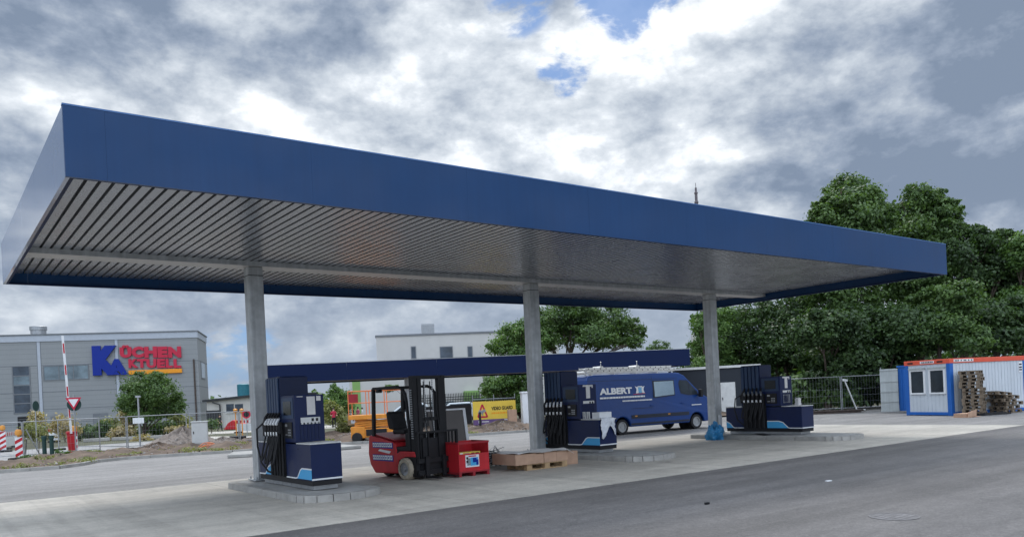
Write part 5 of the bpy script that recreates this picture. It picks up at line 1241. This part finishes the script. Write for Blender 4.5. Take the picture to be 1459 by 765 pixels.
# ================================================================== TREES AND BUSHES
def leaves(name, blobs, n, size, m, parent, sub=16, spread=.34, aspect=.62):
    # blobs: (centre, radius vector); leaves gather in small clumps spread through each blob
    C_ = np.array([b[0] for b in blobs], float); R_ = np.array([b[1] for b in blobs], float)
    vol = np.prod(R_, axis=1)**(2/3.); cnt = np.maximum(1, (n*vol/vol.sum()).astype(int))
    pos = []; var = []; nor = []
    for c, r, k in zip(C_, R_, cnt):
        ns = max(5, int(sub)); v = RNG.normal(size=(ns, 3)); v /= np.linalg.norm(v, axis=1)[:, None]
        rad = RNG.uniform(.35, 1.0, ns)**.55; sc_ = v*rad[:, None]
        tone = RNG.uniform(0, 1, ns); wt = RNG.uniform(.5, 1.5, ns); wt /= wt.sum()
        idx = RNG.choice(ns, k, p=wt)
        off = RNG.normal(size=(k, 3))*spread*.75
        p = sc_[idx]*.86+off
        pos.append(c+p*r); nor.append(sc_[idx]+off*1.5); var.append(.55*tone[idx]+.45*RNG.uniform(0, 1, k))
    pos = np.vstack(pos); var = np.concatenate(var); nor = np.vstack(nor); k = len(pos)
    d = nor+RNG.normal(size=(k, 3))*.9+np.array([0, 0, .35]); d /= np.linalg.norm(d, axis=1)[:, None]
    t_ = RNG.normal(size=(k, 3)); a_ = np.cross(d, t_); a_ /= np.linalg.norm(a_, axis=1)[:, None]; b_ = np.cross(d, a_)
    s = size*RNG.uniform(.55, 1.35, k)[:, None]
    V = np.empty((k, 4, 3)); V[:, 0] = pos-a_*s; V[:, 1] = pos-b_*s*aspect+d*s*.12; V[:, 2] = pos+a_*s; V[:, 3] = pos+b_*s*aspect+d*s*.12
    me = bpy.data.meshes.new(name); me.vertices.add(4*k); me.vertices.foreach_set('co', V.reshape(-1).astype(np.float32))
    me.loops.add(4*k); me.loops.foreach_set('vertex_index', np.arange(4*k, dtype=np.int32)); me.polygons.add(k)
    me.polygons.foreach_set('loop_start', np.arange(0, 4*k, 4, dtype=np.int32)); me.polygons.foreach_set('loop_total', np.full(k, 4, np.int32)); 
    at = me.attributes.new('leafvar', 'FLOAT', 'FACE'); at.data.foreach_set('value', var.astype(np.float32))
    me.materials.append(MT[m]); me.update(calc_edges=True); me.validate()
    o = bpy.data.objects.new(name, me); COL.objects.link(o)
    if parent is not None: o.parent = parent
    return o
LEAFK, LEAFS = 3.4, .54
def tree(label, base, pix, d, n, size, m, group=None, name='deciduous_tree', tr=.22, sub=14, depth=1.0, spread=.34):
    """pix: (px, py, rx_px, ry_px[, extra depth]) crown clumps as measured, set at depth d round the trunk"""
    p = Vector(base); t_ = thing(name, label, 'tree', p, 0, group); rg = random.Random(int(base[0]*100)); blobs = []
    for b in pix:
        dd = d+(b[4] if len(b) > 4 else rg.uniform(-1.2, 1.2)*depth); c = D(b[0], b[1], dd)-p; rx, ry = b[2]*dd/FPX, b[3]*dd/FPX
        blobs.append((tuple(c), (rx, (rx+ry)*.5*depth+.2, ry)))
    for (c, r) in list(blobs):
        for q in range(5):
            a_, e_ = rg.uniform(0, 6.28), rg.uniform(-.5, 1.2); v_ = Vector((math.cos(a_)*math.cos(e_), math.sin(a_)*math.cos(e_), math.sin(e_)))
            k_ = rg.uniform(.22, .42); blobs.append(((c[0]+v_.x*r[0]*1.0, c[1]+v_.y*r[1]*1.0, c[2]+v_.z*r[2]*1.0), (r[0]*k_, r[1]*k_, r[2]*k_*.85)))
    o = M(); top = max(b[0][2] for b in blobs); low = min(b[0][2] for b in blobs)
    cx = sum(b[0][0] for b in blobs)/len(blobs); cy = sum(b[0][1] for b in blobs)/len(blobs)
    trunk = [(0, 0, -.1), (.03, .02, low*.3), (cx*.12+.05, cy*.1, low*.65), (cx*.3, cy*.3, max(low*.9, top*.45)), (cx*.6, cy*.6, top*.72), (cx*.9, cy*.9, top*.93)]
    o.tube(trunk, tr, 9, 0, tr*.18)
    for c, r in blobs[:len(pix)]:
        s0 = max(.25, min(.8, (c[2]-r[2])/top*.85)); z0 = top*s0
        k_ = min(4, max(1, int(s0*5))); st_ = Vector(trunk[k_]); mid = st_.lerp(Vector(c), .55)+Vector((rg.uniform(-.2, .2), rg.uniform(-.2, .2), .15*r[2]))
        o.tube([st_, mid, Vector(c)], tr*.38, 6, 0, tr*.08)
        for q in range(3):
            e = Vector(c)+Vector((rg.uniform(-.7, .7)*r[0], rg.uniform(-.7, .7)*r[1], rg.uniform(-.3, .7)*r[2])); o.tube([mid, mid.lerp(e, .6)+Vector((0, 0, .1)), e], tr*.16, 5, 0, tr*.04)
    o.build('trunk', 'bark', t_, smooth=True)
    leaves('crown', blobs, int(n*LEAFK), size*LEAFS, m, t_, sub, spread); return t_
def bush(label, px, py, d, rx, ry, n, size, m, name='bush', group=None, pts=None, z=None):
    p = gpd(px, d); t_ = thing(name, label, 'bush', p, 0, group); blobs = []; o = M(); rg = random.Random(int(px*7))
    for b in (pts or [(px, py, rx, ry)]):
        c = D(b[0], b[1], d+rg.uniform(-.4, .4))-p; r1, r2 = b[2]*d/FPX, b[3]*d/FPX; blobs.append((tuple(c), (r1, (r1+r2)/2, r2)))
        for q in range(5): e = Vector(c)+Vector((rg.uniform(-.7, .7)*r1, rg.uniform(-.3, .3)*r1, rg.uniform(-.2, .8)*r2)); o.tube([(c[0]*.6, c[1]*.6, -.03), (Vector(c)*.6).lerp(e, .4), e], .018, 4, 0, .006)
    o.build('stems', 'bark', t_); leaves('foliage', blobs, n, size, m, t_, 16, .36); return t_
# the tree in front of the shop hall
b = gpd(205, 58)
tree('round bushy green tree in front of the grey shop hall', b, [(210, 548, 28, 17), (193, 563, 20, 16), (228, 560, 24, 18), (181, 578, 16, 13), (205, 577, 26, 18), (236, 578, 22, 15), (250, 582, 12, 10), (222, 540, 16, 10), (205, 592, 26, 8)], 58, 9000, .135, 'leaf_mid', None, 'deciduous_tree', .16, 22)
# tree behind the rear canopy
b = gpd(806, 58)
tree('broad leafy tree spreading above the rear canopy right of the middle column', b, [(790, 452, 30, 22), (828, 452, 34, 22), (868, 460, 30, 22), (895, 472, 20, 18), (848, 478, 36, 18), (905, 488, 14, 9), (765, 470, 22, 22), (780, 490, 26, 12), (875, 488, 26, 10), (812, 470, 24, 20), (822, 440, 30, 12)], 58, 10500, .17, 'leaf_mid', None, 'deciduous_tree', .26, 18, 1.0, .30)
b = gpd(742, 54)
tree('light green tree behind the yellow banner and the middle column', b, [(728, 482, 26, 18), (712, 496, 20, 12), (745, 470, 16, 14), (738, 500, 30, 16), (758, 490, 18, 24), (700, 545, 14, 12), (722, 552, 26, 16), (745, 550, 22, 24), (712, 568, 24, 8), (735, 575, 20, 12), (752, 520, 14, 30), (697, 556, 12, 10)], 54, 9000, .15, 'leaf_bright', None, 'deciduous_tree', .18, 14)
b = gpd(937, 75)
tree('small thin treetop showing just above the rear canopy near its right end', b, [(938, 494, 13, 8), (930, 500, 10, 5), (948, 499, 8, 5)], 75, 500, .14, 'leaf_mid', None, 'deciduous_tree', .12, 10)
# big trees at the right, each its own
R = 'tall dark trees along the right edge of the site'
def rt(label, tx, d, pix, n, m='leaf_dark', tr=.24, size=.20): tree(label, gpd(tx, d), pix, d, n, size, m, R, 'deciduous_tree', tr, 20, 1.1, .30)
rt('slim light tree just right of the right column with sky to its left', 1010, 52, [(1000, 462, 12, 16), (1012, 470, 16, 24), (1000, 495, 12, 18), (1022, 450, 20, 14), (1030, 485, 18, 26), (1003, 520, 12, 14), (990, 455, 6, 6), (1028, 520, 20, 16)], 5200, 'leaf_bright', .12, .15)
rt('tree with visible branches left of the right pump tower', 1050, 54, [(1050, 460, 26, 22), (1072, 450, 26, 22), (1060, 490, 28, 20), (1085, 480, 22, 22), (1045, 505, 18, 16), (1080, 515, 22, 16)], 4200, 'leaf_dark', .2, .17)
rt('dark tree rising behind the right pump tower', 1120, 52, [(1110, 450, 26, 26), (1135, 445, 26, 26), (1120, 485, 32, 24), (1145, 480, 24, 26), (1100, 510, 22, 18), (1135, 515, 30, 20)], 5200)
rt('tallest tree, its rounded top left of the two peaks above the canopy edge', 1210, 50, [(1210, 268, 24, 18), (1190, 292, 26, 20), (1228, 285, 28, 22), (1210, 310, 44, 24), (1170, 310, 18, 14), (1250, 312, 24, 18), (1205, 345, 50, 26), (1190, 390, 40, 30), (1225, 400, 40, 34), (1180, 430, 34, 28), (1215, 450, 40, 30)], 15000, 'leaf_mid', .3)
rt('tall pointed tree, its top right of the two peaks above the canopy end', 1312, 51, [(1305, 282, 20, 18), (1320, 292, 24, 18), (1290, 305, 22, 18), (1340, 300, 20, 14), (1355, 308, 14, 14), (1310, 325, 42, 22), (1285, 340, 24, 18), (1345, 332, 24, 18), (1310, 370, 40, 26), (1300, 410, 44, 30), (1335, 400, 36, 30), (1305, 450, 44, 28)], 15000, 'leaf_mid', .3)
rt('dark spreading tree just right of the canopy end', 1375, 50, [(1380, 340, 20, 18), (1400, 345, 22, 18), (1365, 365, 20, 22), (1425, 352, 22, 20), (1395, 375, 34, 22), (1435, 378, 22, 16), (1380, 400, 34, 22), (1420, 410, 34, 20), (1370, 440, 36, 28), (1410, 450, 36, 24)], 13500, 'leaf_dark', .28)
rt('yellow green tree cut by the right picture edge', 1462, 49, [(1455, 362, 16, 22), (1475, 350, 20, 24), (1450, 395, 20, 20), (1470, 400, 26, 26), (1448, 430, 20, 22), (1475, 440, 28, 28), (1455, 465, 22, 18)], 8000, 'leaf_bright', .24)
rt('dark low tree behind the leaning fence strut', 1180, 46, [(1165, 470, 34, 26), (1200, 475, 36, 28), (1175, 510, 36, 22), (1215, 512, 34, 22), (1190, 540, 40, 16)], 9000)
rt('dark low tree behind the open container door', 1262, 47, [(1250, 465, 34, 28), (1285, 470, 34, 28), (1258, 505, 38, 24), (1240, 535, 30, 18), (1275, 530, 34, 20)], 9000)
rt('bright leaved low tree above the white container roof', 1340, 45, [(1330, 440, 34, 22), (1360, 430, 36, 24), (1345, 470, 44, 22), (1320, 492, 32, 16), (1375, 485, 34, 18)], 9000, 'leaf_mid', .2, .18)
rt('dark low tree behind the right half of the container', 1420, 46, [(1405, 455, 32, 24), (1440, 450, 30, 26), (1415, 485, 40, 16), (1450, 480, 28, 18)], 7500)
B2 = 'dense bushes below the right trees'
for px, d, lab, m in ((1075, 53, 'bush behind the right pump tower', 'leaf_dark'), (1150, 47, 'green bush just right of the right pump', 'leaf_mid'), (1185, 46.5, 'rounded bush left of the leaning fence strut', 'leaf_mid'), (1225, 49, 'dark bush right of the leaning fence strut', 'leaf_dark'), (1265, 48.5, 'dark bush left of the container door', 'leaf_dark'), (1310, 48, 'dark bush behind the container corner', 'leaf_dark'), (1370, 47, 'dark bush behind the container wall', 'leaf_dark'), (1430, 47, 'dark bush at the far end of the container', 'leaf_dark')):
    bush(lab, px, 562-(px-1150)*.03, d, 30, 24, 3200, .14, m, 'bush', B2, [(px-12, 552-(px-1150)*.035, 26, 20), (px+14, 560-(px-1150)*.035, 26, 20)])
# scattered far woodland behind everything at the right
blobs = []
for px in range(1000, 1560, 26):
    for py in (548, 526): 
        c = D(px+RNG.uniform(-8, 8), py+RNG.uniform(-8, 8), 64+RNG.uniform(-3, 4)); blobs.append((tuple(c), (1.9, 1.6, 1.7)))
q = leaves('far_woodland', blobs, 26000, .24, 'leaf_dark', None, 14, .34); tag(q, 'dark mass of woodland closing the gaps behind the right trees', 'woodland', None, 'stuff')
# left planting
S_ = 'shrubs along the street by the shop hall'
for px, d, pts, lab, m, n in (
    (60, 62, [(48, 612, 18, 14), (66, 616, 16, 12)], 'grey green shrub below the hall window strip', 'leaf_olive', 1800),
    (118, 60, [(112, 618, 12, 8), (128, 616, 14, 10), (145, 612, 12, 12)], 'dark green shrub behind the yield sign', 'leaf_mid', 2600),
    (165, 62, [(158, 606, 14, 12), (176, 612, 16, 14)], 'olive shrub left of the sign pole', 'leaf_olive', 2400),
    (225, 61, [(214, 612, 16, 9), (235, 609, 18, 11)], 'dark green low shrub right of the sign pole under the tree', 'leaf_mid', 2600),
    (255, 62, [(250, 598, 12, 12), (266, 604, 10, 12)], 'pale olive shrub left of the grey cabinet', 'leaf_olive', 1500),
    (301, 66, [(301, 604, 9, 7)], 'small green shrub left of the walking person', 'leaf_mid', 900)):
    bush(lab, px, 0, d, 0, 0, n, .10, m, 'shrub', S_, pts)
D_ = 'dry straw coloured grass clumps'
for px, d, pts, lab in ((175, 56, [(170, 618, 18, 9)], 'straw coloured grass clump left of the sign pole'), (185, 60, [(182, 596, 12, 12)], 'tall straw coloured grass behind the sign pole'), (262, 57, [(258, 615, 18, 10)], 'straw coloured grass clump behind the gravel heap'), (92, 57, [(92, 606, 20, 16)], 'straw coloured tall grass behind the green tubes'), (203, 52, [(203, 630, 14, 9)], 'straw coloured grass tuft at the foot of the sign pole'), (54, 64, [(52, 600, 10, 14)], 'pale tall grass below the small round sign')):
    bush(lab, px, 0, d, 0, 0, 900, .11, 'leaf_dry', 'grass_clump', D_, pts)
for px, d, pts, lab, m, n in ((40, 34, [(38, 652, 10, 4), (52, 654, 8, 4)], 'green weeds growing at the foot of the front beacon', 'leaf_mid', 500), (95, 35, [(84, 647, 7, 8), (98, 648, 8, 5)], 'green weeds right of the dark green pipes', 'leaf_bright', 450), (125, 36.5, [(120, 645, 14, 4), (140, 647, 12, 3)], 'thin weeds along the fence behind the yield sign', 'leaf_olive', 380)):
    bush(lab, px, 0, d, 0, 0, n, .05, m, 'weeds', 'weeds at the left kerb', pts)
blobs = []; rg = random.Random(31)
for k_ in range(70):
    x = rg.uniform(1.8, 24); kx = np.interp(x, [p[0] for p in KERB], [p[1] for p in KERB]); y = kx+.4+rg.random()**1.5*8; blobs.append(((x, y, .12), (rg.uniform(.15, .5), rg.uniform(.15, .5), rg.uniform(.05, .16))))
q = leaves('ground_weeds', blobs, 7000, .045, 'leaf_olive', None, 14, .36); tag(q, 'sparse weeds and dry grass growing over the bare soil behind the kerb', 'weeds', None, 'stuff')
# planting in the middle gap
tree('green tree in the gap right of the left pump', gpd(485, 84), [(478, 562, 10, 10), (490, 567, 14, 12), (480, 578, 14, 10), (498, 578, 10, 9), (475, 552, 4, 6)], 84, 3200, .16, 'leaf_bright', None, 'deciduous_tree', .16, 14)
bush('round olive bush behind the man in the red shirt', 477, 0, 72, 0, 0, 2600, .12, 'leaf_olive', 'bush', None, [(472, 588, 12, 14), (484, 594, 8, 12)])
bush('dry pale grass mound around the wooden sign', 505, 0, 47, 0, 0, 2600, .10, 'leaf_olive', 'grass_clump', None, [(492, 611, 12, 8), (512, 606, 14, 9), (528, 612, 12, 8), (484, 618, 8, 5)])
tree('small shrubby sapling in front of the green annex', gpd(602, 70), [(552, 553, 8, 6), (562, 552, 6, 4)], 70, 500, .13, 'leaf_bright', None, 'sapling', .06, 8)
blobs = []
for px in range(-80, 700, 16):
    c = D(px, 580-(px-380)*.045+RNG.uniform(-3, 3), 170+RNG.uniform(-6, 6)); blobs.append((tuple(c), (3.2, 2.5, 2.6)))
q = leaves('far_treeline', blobs, 9000, .6, 'leaf_mid', None, 12, .34); tag(q, 'far green treeline along the horizon behind the low house', 'woodland', None, 'stuff')
for px, d, lab in ((55, 36, 'thin bare sapling behind the left green pipe'),):
    p = gpd(px, d); t_ = thing('sapling', lab, 'tree', p); o = M(); rg = random.Random(3)
    o.tube([(0, 0, 0), (.05, 0, .6), (.14, 0, 1.3)], .02, 5, 0, .008)
    for k_ in range(7): z_ = .5+.1*k_; o.tube([(.1*z_, 0, z_), (.1*z_+rg.uniform(-.25, .25), rg.uniform(-.2, .2), z_+.3)], .008, 4, 0, .003)
    o.build('trunk', 'bark', t_); leaves('crown', [((.1, 0, 1.0), (.25, .2, .4))], 90, .045, 'leaf_olive', t_)

# ================================================================== PEOPLE
def person(label, pos, rz, h, top, legs, hair='hair', stride=.12, arm=(.0, .25), bag=None):
    s = h/1.75
    J = {'pel': (0, 0, .93), 'sp': (0, 0, 1.12), 'ch': (0, 0, 1.34), 'nk': (0, 0, 1.49), 'hd': (0, -.02, 1.60), 'ht': (0, -.01, 1.70)}
    rad = {'pel': .15, 'sp': .135, 'ch': .15, 'nk': .06, 'hd': .092, 'ht': .07}
    E_ = [('pel', 'sp'), ('sp', 'ch'), ('ch', 'nk'), ('nk', 'hd'), ('hd', 'ht')]
    for k_, sx in (('l', 1), ('r', -1)):
        st_ = stride*sx
        J['hip'+k_] = (.095*sx, 0, .88); J['kn'+k_] = (.10*sx, -st_*.55-.02, .48); J['an'+k_] = (.10*sx, st_*-1.0+.04, .09); J['to'+k_] = (.115*sx, -st_-.12, .04)
        J['sh'+k_] = (.19*sx, 0, 1.40); J['el'+k_] = (.25*sx, .05+arm[0]*sx*.3, 1.13); J['wr'+k_] = (.24*sx, -arm[1]*.5, .94 if arm[1] < .3 else 1.08); J['ha'+k_] = (.22*sx, -arm[1]*.75-.03, .86 if arm[1] < .3 else 1.12)
        rad.update({'hip'+k_: .10, 'kn'+k_: .062, 'an'+k_: .045, 'to'+k_: .04, 'sh'+k_: .07, 'el'+k_: .045, 'wr'+k_: .032, 'ha'+k_: .038})
        E_ += [('pel', 'hip'+k_), ('hip'+k_, 'kn'+k_), ('kn'+k_, 'an'+k_), ('an'+k_, 'to'+k_), ('ch', 'sh'+k_), ('sh'+k_, 'el'+k_), ('el'+k_, 'wr'+k_), ('wr'+k_, 'ha'+k_)]
    ks = list(J); me = bpy.data.meshes.new('pb'); me.from_pydata([Vector(J[k_])*s for k_ in ks], [(ks.index(a_), ks.index(b_)) for a_, b_ in E_], [])
    o = bpy.data.objects.new('pb', me); COL.objects.link(o); o.modifiers.new('k', 'SKIN')
    for i, k_ in enumerate(ks):
        sv = me.skin_vertices[0].data[i]; r_ = rad[k_]*s; sv.radius = (r_, r_*(.72 if k_ in ('pel', 'sp', 'ch') else 1)); sv.use_root = (k_ == 'pel')
    ss = o.modifiers.new('s', 'SUBSURF'); ss.levels = 2; ss.render_levels = 2
    dg = bpy.context.evaluated_depsgraph_get(); m2 = bpy.data.meshes.new_from_object(o.evaluated_get(dg)); bpy.data.objects.remove(o); bpy.data.meshes.remove(me)
    for k_ in ('skin', top, legs, 'rubber'): m2.materials.append(MT[k_])
    for p in m2.polygons:
        c = p.center/s; p.use_smooth = True
        if c.z > 1.50: i = 0
        elif c.z < .09: i = 3
        elif abs(c.x) > .165 and c.z < 1.16: i = 0
        elif c.z < .93: i = 2
        else: i = 1
        p.material_index = i
    t_ = bpy.data.objects.new('person', m2); COL.objects.link(t_); t_.location = pos; t_.rotation_euler = (0, 0, rz)
    tag(t_, label, 'person')
    o = M(); o.lathe([(.06*s, 1.60*s), (.10*s, 1.63*s), (.108*s, 1.69*s), (.095*s, 1.755*s), (.05*s, 1.79*s), (.01*s, 1.80*s)], 14, 0, 'z', (0, .012*s, 0)); o.build('hair', hair, t_, smooth=True)
    f = M(); f.prism([(-.10*s, 1.66*s), (-.125*s, 1.625*s), (-.10*s, 1.62*s)], 'x', -.012*s, .012*s) ; f = M()
    f.add([(-.012*s, -.10*s, 1.66*s), (.012*s, -.10*s, 1.66*s), (.016*s, -.125*s, 1.625*s), (-.016*s, -.125*s, 1.625*s), (0, -.09*s, 1.61*s)], [(0, 1, 2, 3), (0, 3, 4), (1, 4, 2), (3, 2, 4)]); f.build('nose', 'skin', t_)
    e = M()
    for sx in (-1, 1): e.box(sx*.035*s-.012*s, sx*.035*s+.012*s, -.118*s, -.10*s, 1.665*s, 1.68*s)
    e.build('eyes', 'hair', t_); 
    return t_
face = math.atan2(-.8, -.6)+PI/2
person('man in a red short sleeved shirt and black trousers standing by the pale path', gpd(476, 66), face+.5, 1.66, 'shirt_red', 'cloth_black', 'hair', .06, (.0, .45))
person('person in a dark jacket standing left in the group by the annex', gpd(503.5, 86), face+2.2, 1.70, 'cloth_navy', 'jeans', 'hair', .08)
person('person in a pink top and jeans in the middle of the group by the annex', gpd(510.5, 85), face+2.6, 1.72, 'cloth_pink', 'jeans', 'hair', .05)
person('person in a white top and dark trousers at the right of the annex group', gpd(516.5, 88), face-1.2, 1.62, 'cloth_white', 'cloth_navy', 'hair', .08)
person('person in grey partly hidden left of the group by the annex', gpd(499, 92), face+1.9, 1.66, 'cloth_grey', 'cloth_grey', 'hair', .05)
person('person in black with a white sleeve walking beside the low house', gpd(313.5, 78), face+1.3, 1.66, 'cloth_black', 'cloth_black', 'hair', .2)

# ================================================================== SKY, SUN, RENDER
SUN_AZ, SUN_EL = math.radians(22), math.radians(52)
w = bpy.data.worlds.new('World'); sc.world = w; w.use_nodes = True
nt = w.node_tree; N = nt.nodes; L = nt.links; bg = N['Background']; bg.inputs['Strength'].default_value = .1
sky = N.new('ShaderNodeTexSky'); sky.sky_type = 'NISHITA'; sky.sun_disc = False; sky.sun_elevation = SUN_EL; sky.sun_rotation = SUN_AZ; sky.air_density = 1.0; sky.dust_density = 1.5
tc = N.new('ShaderNodeTexCoord')
def math_(op, a, b=None, c=None, clamp=False):
    n = N.new('ShaderNodeMath'); n.operation = op; n.use_clamp = clamp
    for i, v in enumerate((a, b, c)):
        if v is None: continue
        if isinstance(v, (int, float)): n.inputs[i].default_value = v
        else: L.new(v, n.inputs[i])
    return n.outputs[0]
def vmath(op, a, b=None, sc_=None):
    n = N.new('ShaderNodeVectorMath'); n.operation = op
    for i, v in enumerate((a, b)):
        if v is None: continue
        if isinstance(v, (tuple, list, Vector)): n.inputs[i].default_value = tuple(v)
        else: L.new(v, n.inputs[i])
    if sc_ is not None:
        if isinstance(sc_, (int, float)): n.inputs['Scale'].default_value = sc_
        else: L.new(sc_, n.inputs['Scale'])
    return n.outputs['Value'] if op == 'DOT_PRODUCT' else n.outputs['Vector']
def mapr(v, a, b, c=0., d=1., smooth=True):
    n = N.new('ShaderNodeMapRange'); n.interpolation_type = 'SMOOTHSTEP' if smooth else 'LINEAR'; n.clamp = True
    L.new(v, n.inputs['Value'])
    for k_, x in zip(('From Min', 'From Max', 'To Min', 'To Max'), (a, b, c, d)): n.inputs[k_].default_value = x
    return n.outputs['Result']
def mixc(f, a, b):
    n = N.new('ShaderNodeMix'); n.data_type = 'RGBA'
    if isinstance(f, (int, float)): n.inputs['Factor'].default_value = f
    else: L.new(f, n.inputs['Factor'])
    for k_, v in (('A', a), ('B', b)):
        if isinstance(v, tuple): n.inputs[k_].default_value = (*v, 1)
        else: L.new(v, n.inputs[k_])
    return n.outputs['Result']
dirn = vmath('NORMALIZE', tc.outputs['Generated'])
sep = N.new('ShaderNodeSeparateXYZ'); L.new(dirn, sep.inputs[0]); zz = sep.outputs['Z']
cp_ = vmath('ADD', vmath('MULTIPLY', dirn, (1.0, 1.0, 1.75)), (4.1, 2.3, 1.7))
def wnoise(vec, scale, detail, rough, dist=0.):
    n = N.new('ShaderNodeTexNoise'); n.inputs['Scale'].default_value = scale; n.inputs['Detail'].default_value = detail; n.inputs['Roughness'].default_value = rough; n.inputs['Distortion'].default_value = dist
    L.new(vec, n.inputs['Vector']); return n.outputs['Fac']
def lobe(px, py, inner, outer):
    d = (ray(px, py)).normalized(); return mapr(vmath('DOT_PRODUCT', dirn, tuple(d)), math.cos(math.radians(outer)), math.cos(math.radians(inner)))
def addm(a, b, k): return math_('ADD', a, math_('MULTIPLY', b, k))
sd_ = Vector((math.sin(SUN_AZ)*math.cos(SUN_EL), math.cos(SUN_AZ)*math.cos(SUN_EL), math.sin(SUN_EL)))
nL = wnoise(cp_, 1.9, 3, .45, .1)          # big cloud masses
nM = wnoise(cp_, 4.3, 13, .61, .10)        # billows
shift = vmath('ADD', cp_, (sd_.x*.05, sd_.y*.05, sd_.z*.085)); nM2 = wnoise(shift, 4.3, 9, .58, .10)
nF = wnoise(cp_, 11, 8, .6, .3)
edge = math_('SUBTRACT', nM, nM2)         # sides of the billows turned to the sun
bright = math_('MULTIPLY', nL, .70)
bright = addm(bright, nM, .80); bright = addm(bright, edge, 1.25); bright = addm(bright, nF, .16)
bl1 = math_('ABSOLUTE', math_('SUBTRACT', math_('MULTIPLY', wnoise(cp_, 5.0, 6, .5, .2), 2.0), 1.0)); bl2 = math_('ABSOLUTE', math_('SUBTRACT', math_('MULTIPLY', wnoise(cp_, 12.0, 5, .5, .2), 2.0), 1.0))
bright = addm(bright, bl1, .34); bright = addm(bright, bl2, .24)
bl3 = math_('ABSOLUTE', math_('SUBTRACT', math_('MULTIPLY', wnoise(cp_, 26.0, 4, .5, .2), 2.0), 1.0)); bright = addm(bright, bl3, .12)
for px, py, i_, o_, k_ in ((930, 120, 3, 19, .20), (860, 90, 1, 8, .08), (1060, 0, 2, 16, .09), (520, 110, 2, 13, .07), (1420, 260, 4, 19, -.25), (1300, 330, 2, 10, -.05), (690, 270, 1, 8, -.12), (90, 60, 2, 12, -.10), (300, 40, 1, 7, -.03), (300, 480, 2, 14, -.06), (860, 250, 1, 6, -.06)):
    bright = addm(bright, lobe(px, py, i_, o_), k_)
cr_ = N.new('ShaderNodeValToRGB'); e = cr_.color_ramp.elements; L.new(mapr(bright, .70, 1.30, 0, 1, False), cr_.inputs['Fac'])
e[0].position = 0; e[0].color = (.17, .21, .275, 1); e[1].position = 1; e[1].color = (.76, .765, .765, 1)
for p_, c_ in ((.22, (.24, .28, .345)), (.42, (.335, .37, .42)), (.62, (.45, .48, .515)), (.82, (.58, .60, .62))): q = e.new(p_); q.color = (*c_, 1)
cloud = vmath('MULTIPLY', cr_.outputs['Color'], (9.7, 10.05, 10.5))
cloud = mixc(math_('MULTIPLY', mapr(zz, .0, .20, 1, 0), .6), cloud, (3.6, 4.1, 4.8))
hole = addm(lobe(880, 4, .2, 3.2), lobe(803, 98, .2, 2.2), .7); hole = addm(hole, lobe(325, 552, 1, 6), .62); hole = addm(hole, lobe(735, 0, .5, 3), .4); hole = addm(hole, lobe(955, 15, .5, 2.6), .5)
hn = math_('ADD', math_('MULTIPLY', hole, .55), math_('ADD', math_('MULTIPLY', math_('SUBTRACT', .5, nM), 2.6), math_('MULTIPLY', math_('SUBTRACT', .5, nF), 2.6)))
cov = math_('MULTIPLY', mapr(hn, .22, .62), mapr(hole, .02, .30))
blue = mixc(.6, vmath('MULTIPLY', sky.outputs['Color'], (.5, .66, .85)), (.95, 2.0, 4.4))
col_ = mixc(math_('MULTIPLY', cov, .88), cloud, blue)
# added gain on unseen sky (overhead, sun side, behind camera) to brighten the ground
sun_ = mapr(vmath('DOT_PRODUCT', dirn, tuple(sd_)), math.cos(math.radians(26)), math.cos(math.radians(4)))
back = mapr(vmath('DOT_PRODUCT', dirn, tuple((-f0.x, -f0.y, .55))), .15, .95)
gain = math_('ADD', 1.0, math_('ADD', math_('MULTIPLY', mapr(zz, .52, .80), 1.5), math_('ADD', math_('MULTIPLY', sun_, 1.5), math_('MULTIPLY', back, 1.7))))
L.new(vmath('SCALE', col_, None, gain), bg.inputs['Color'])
sl_ = bpy.data.lights.new('sun', 'SUN'); sl_.energy = 1.3; sl_.angle = math.radians(14); sl_.color = (1, .96, .90)
so_ = bpy.data.objects.new('sun', sl_); COL.objects.link(so_); so_.rotation_euler = sd_.to_track_quat('Z', 'Y').to_euler(); so_.location = (0, 0, 60)
sc.view_settings.view_transform = 'Standard'; sc.view_settings.look = 'None'; sc.view_settings.exposure = 0.5; sc.view_settings.gamma = 1
sc.cycles.use_denoising = True; sc.cycles.max_bounces = 8; sc.cycles.sample_clamp_indirect = 8
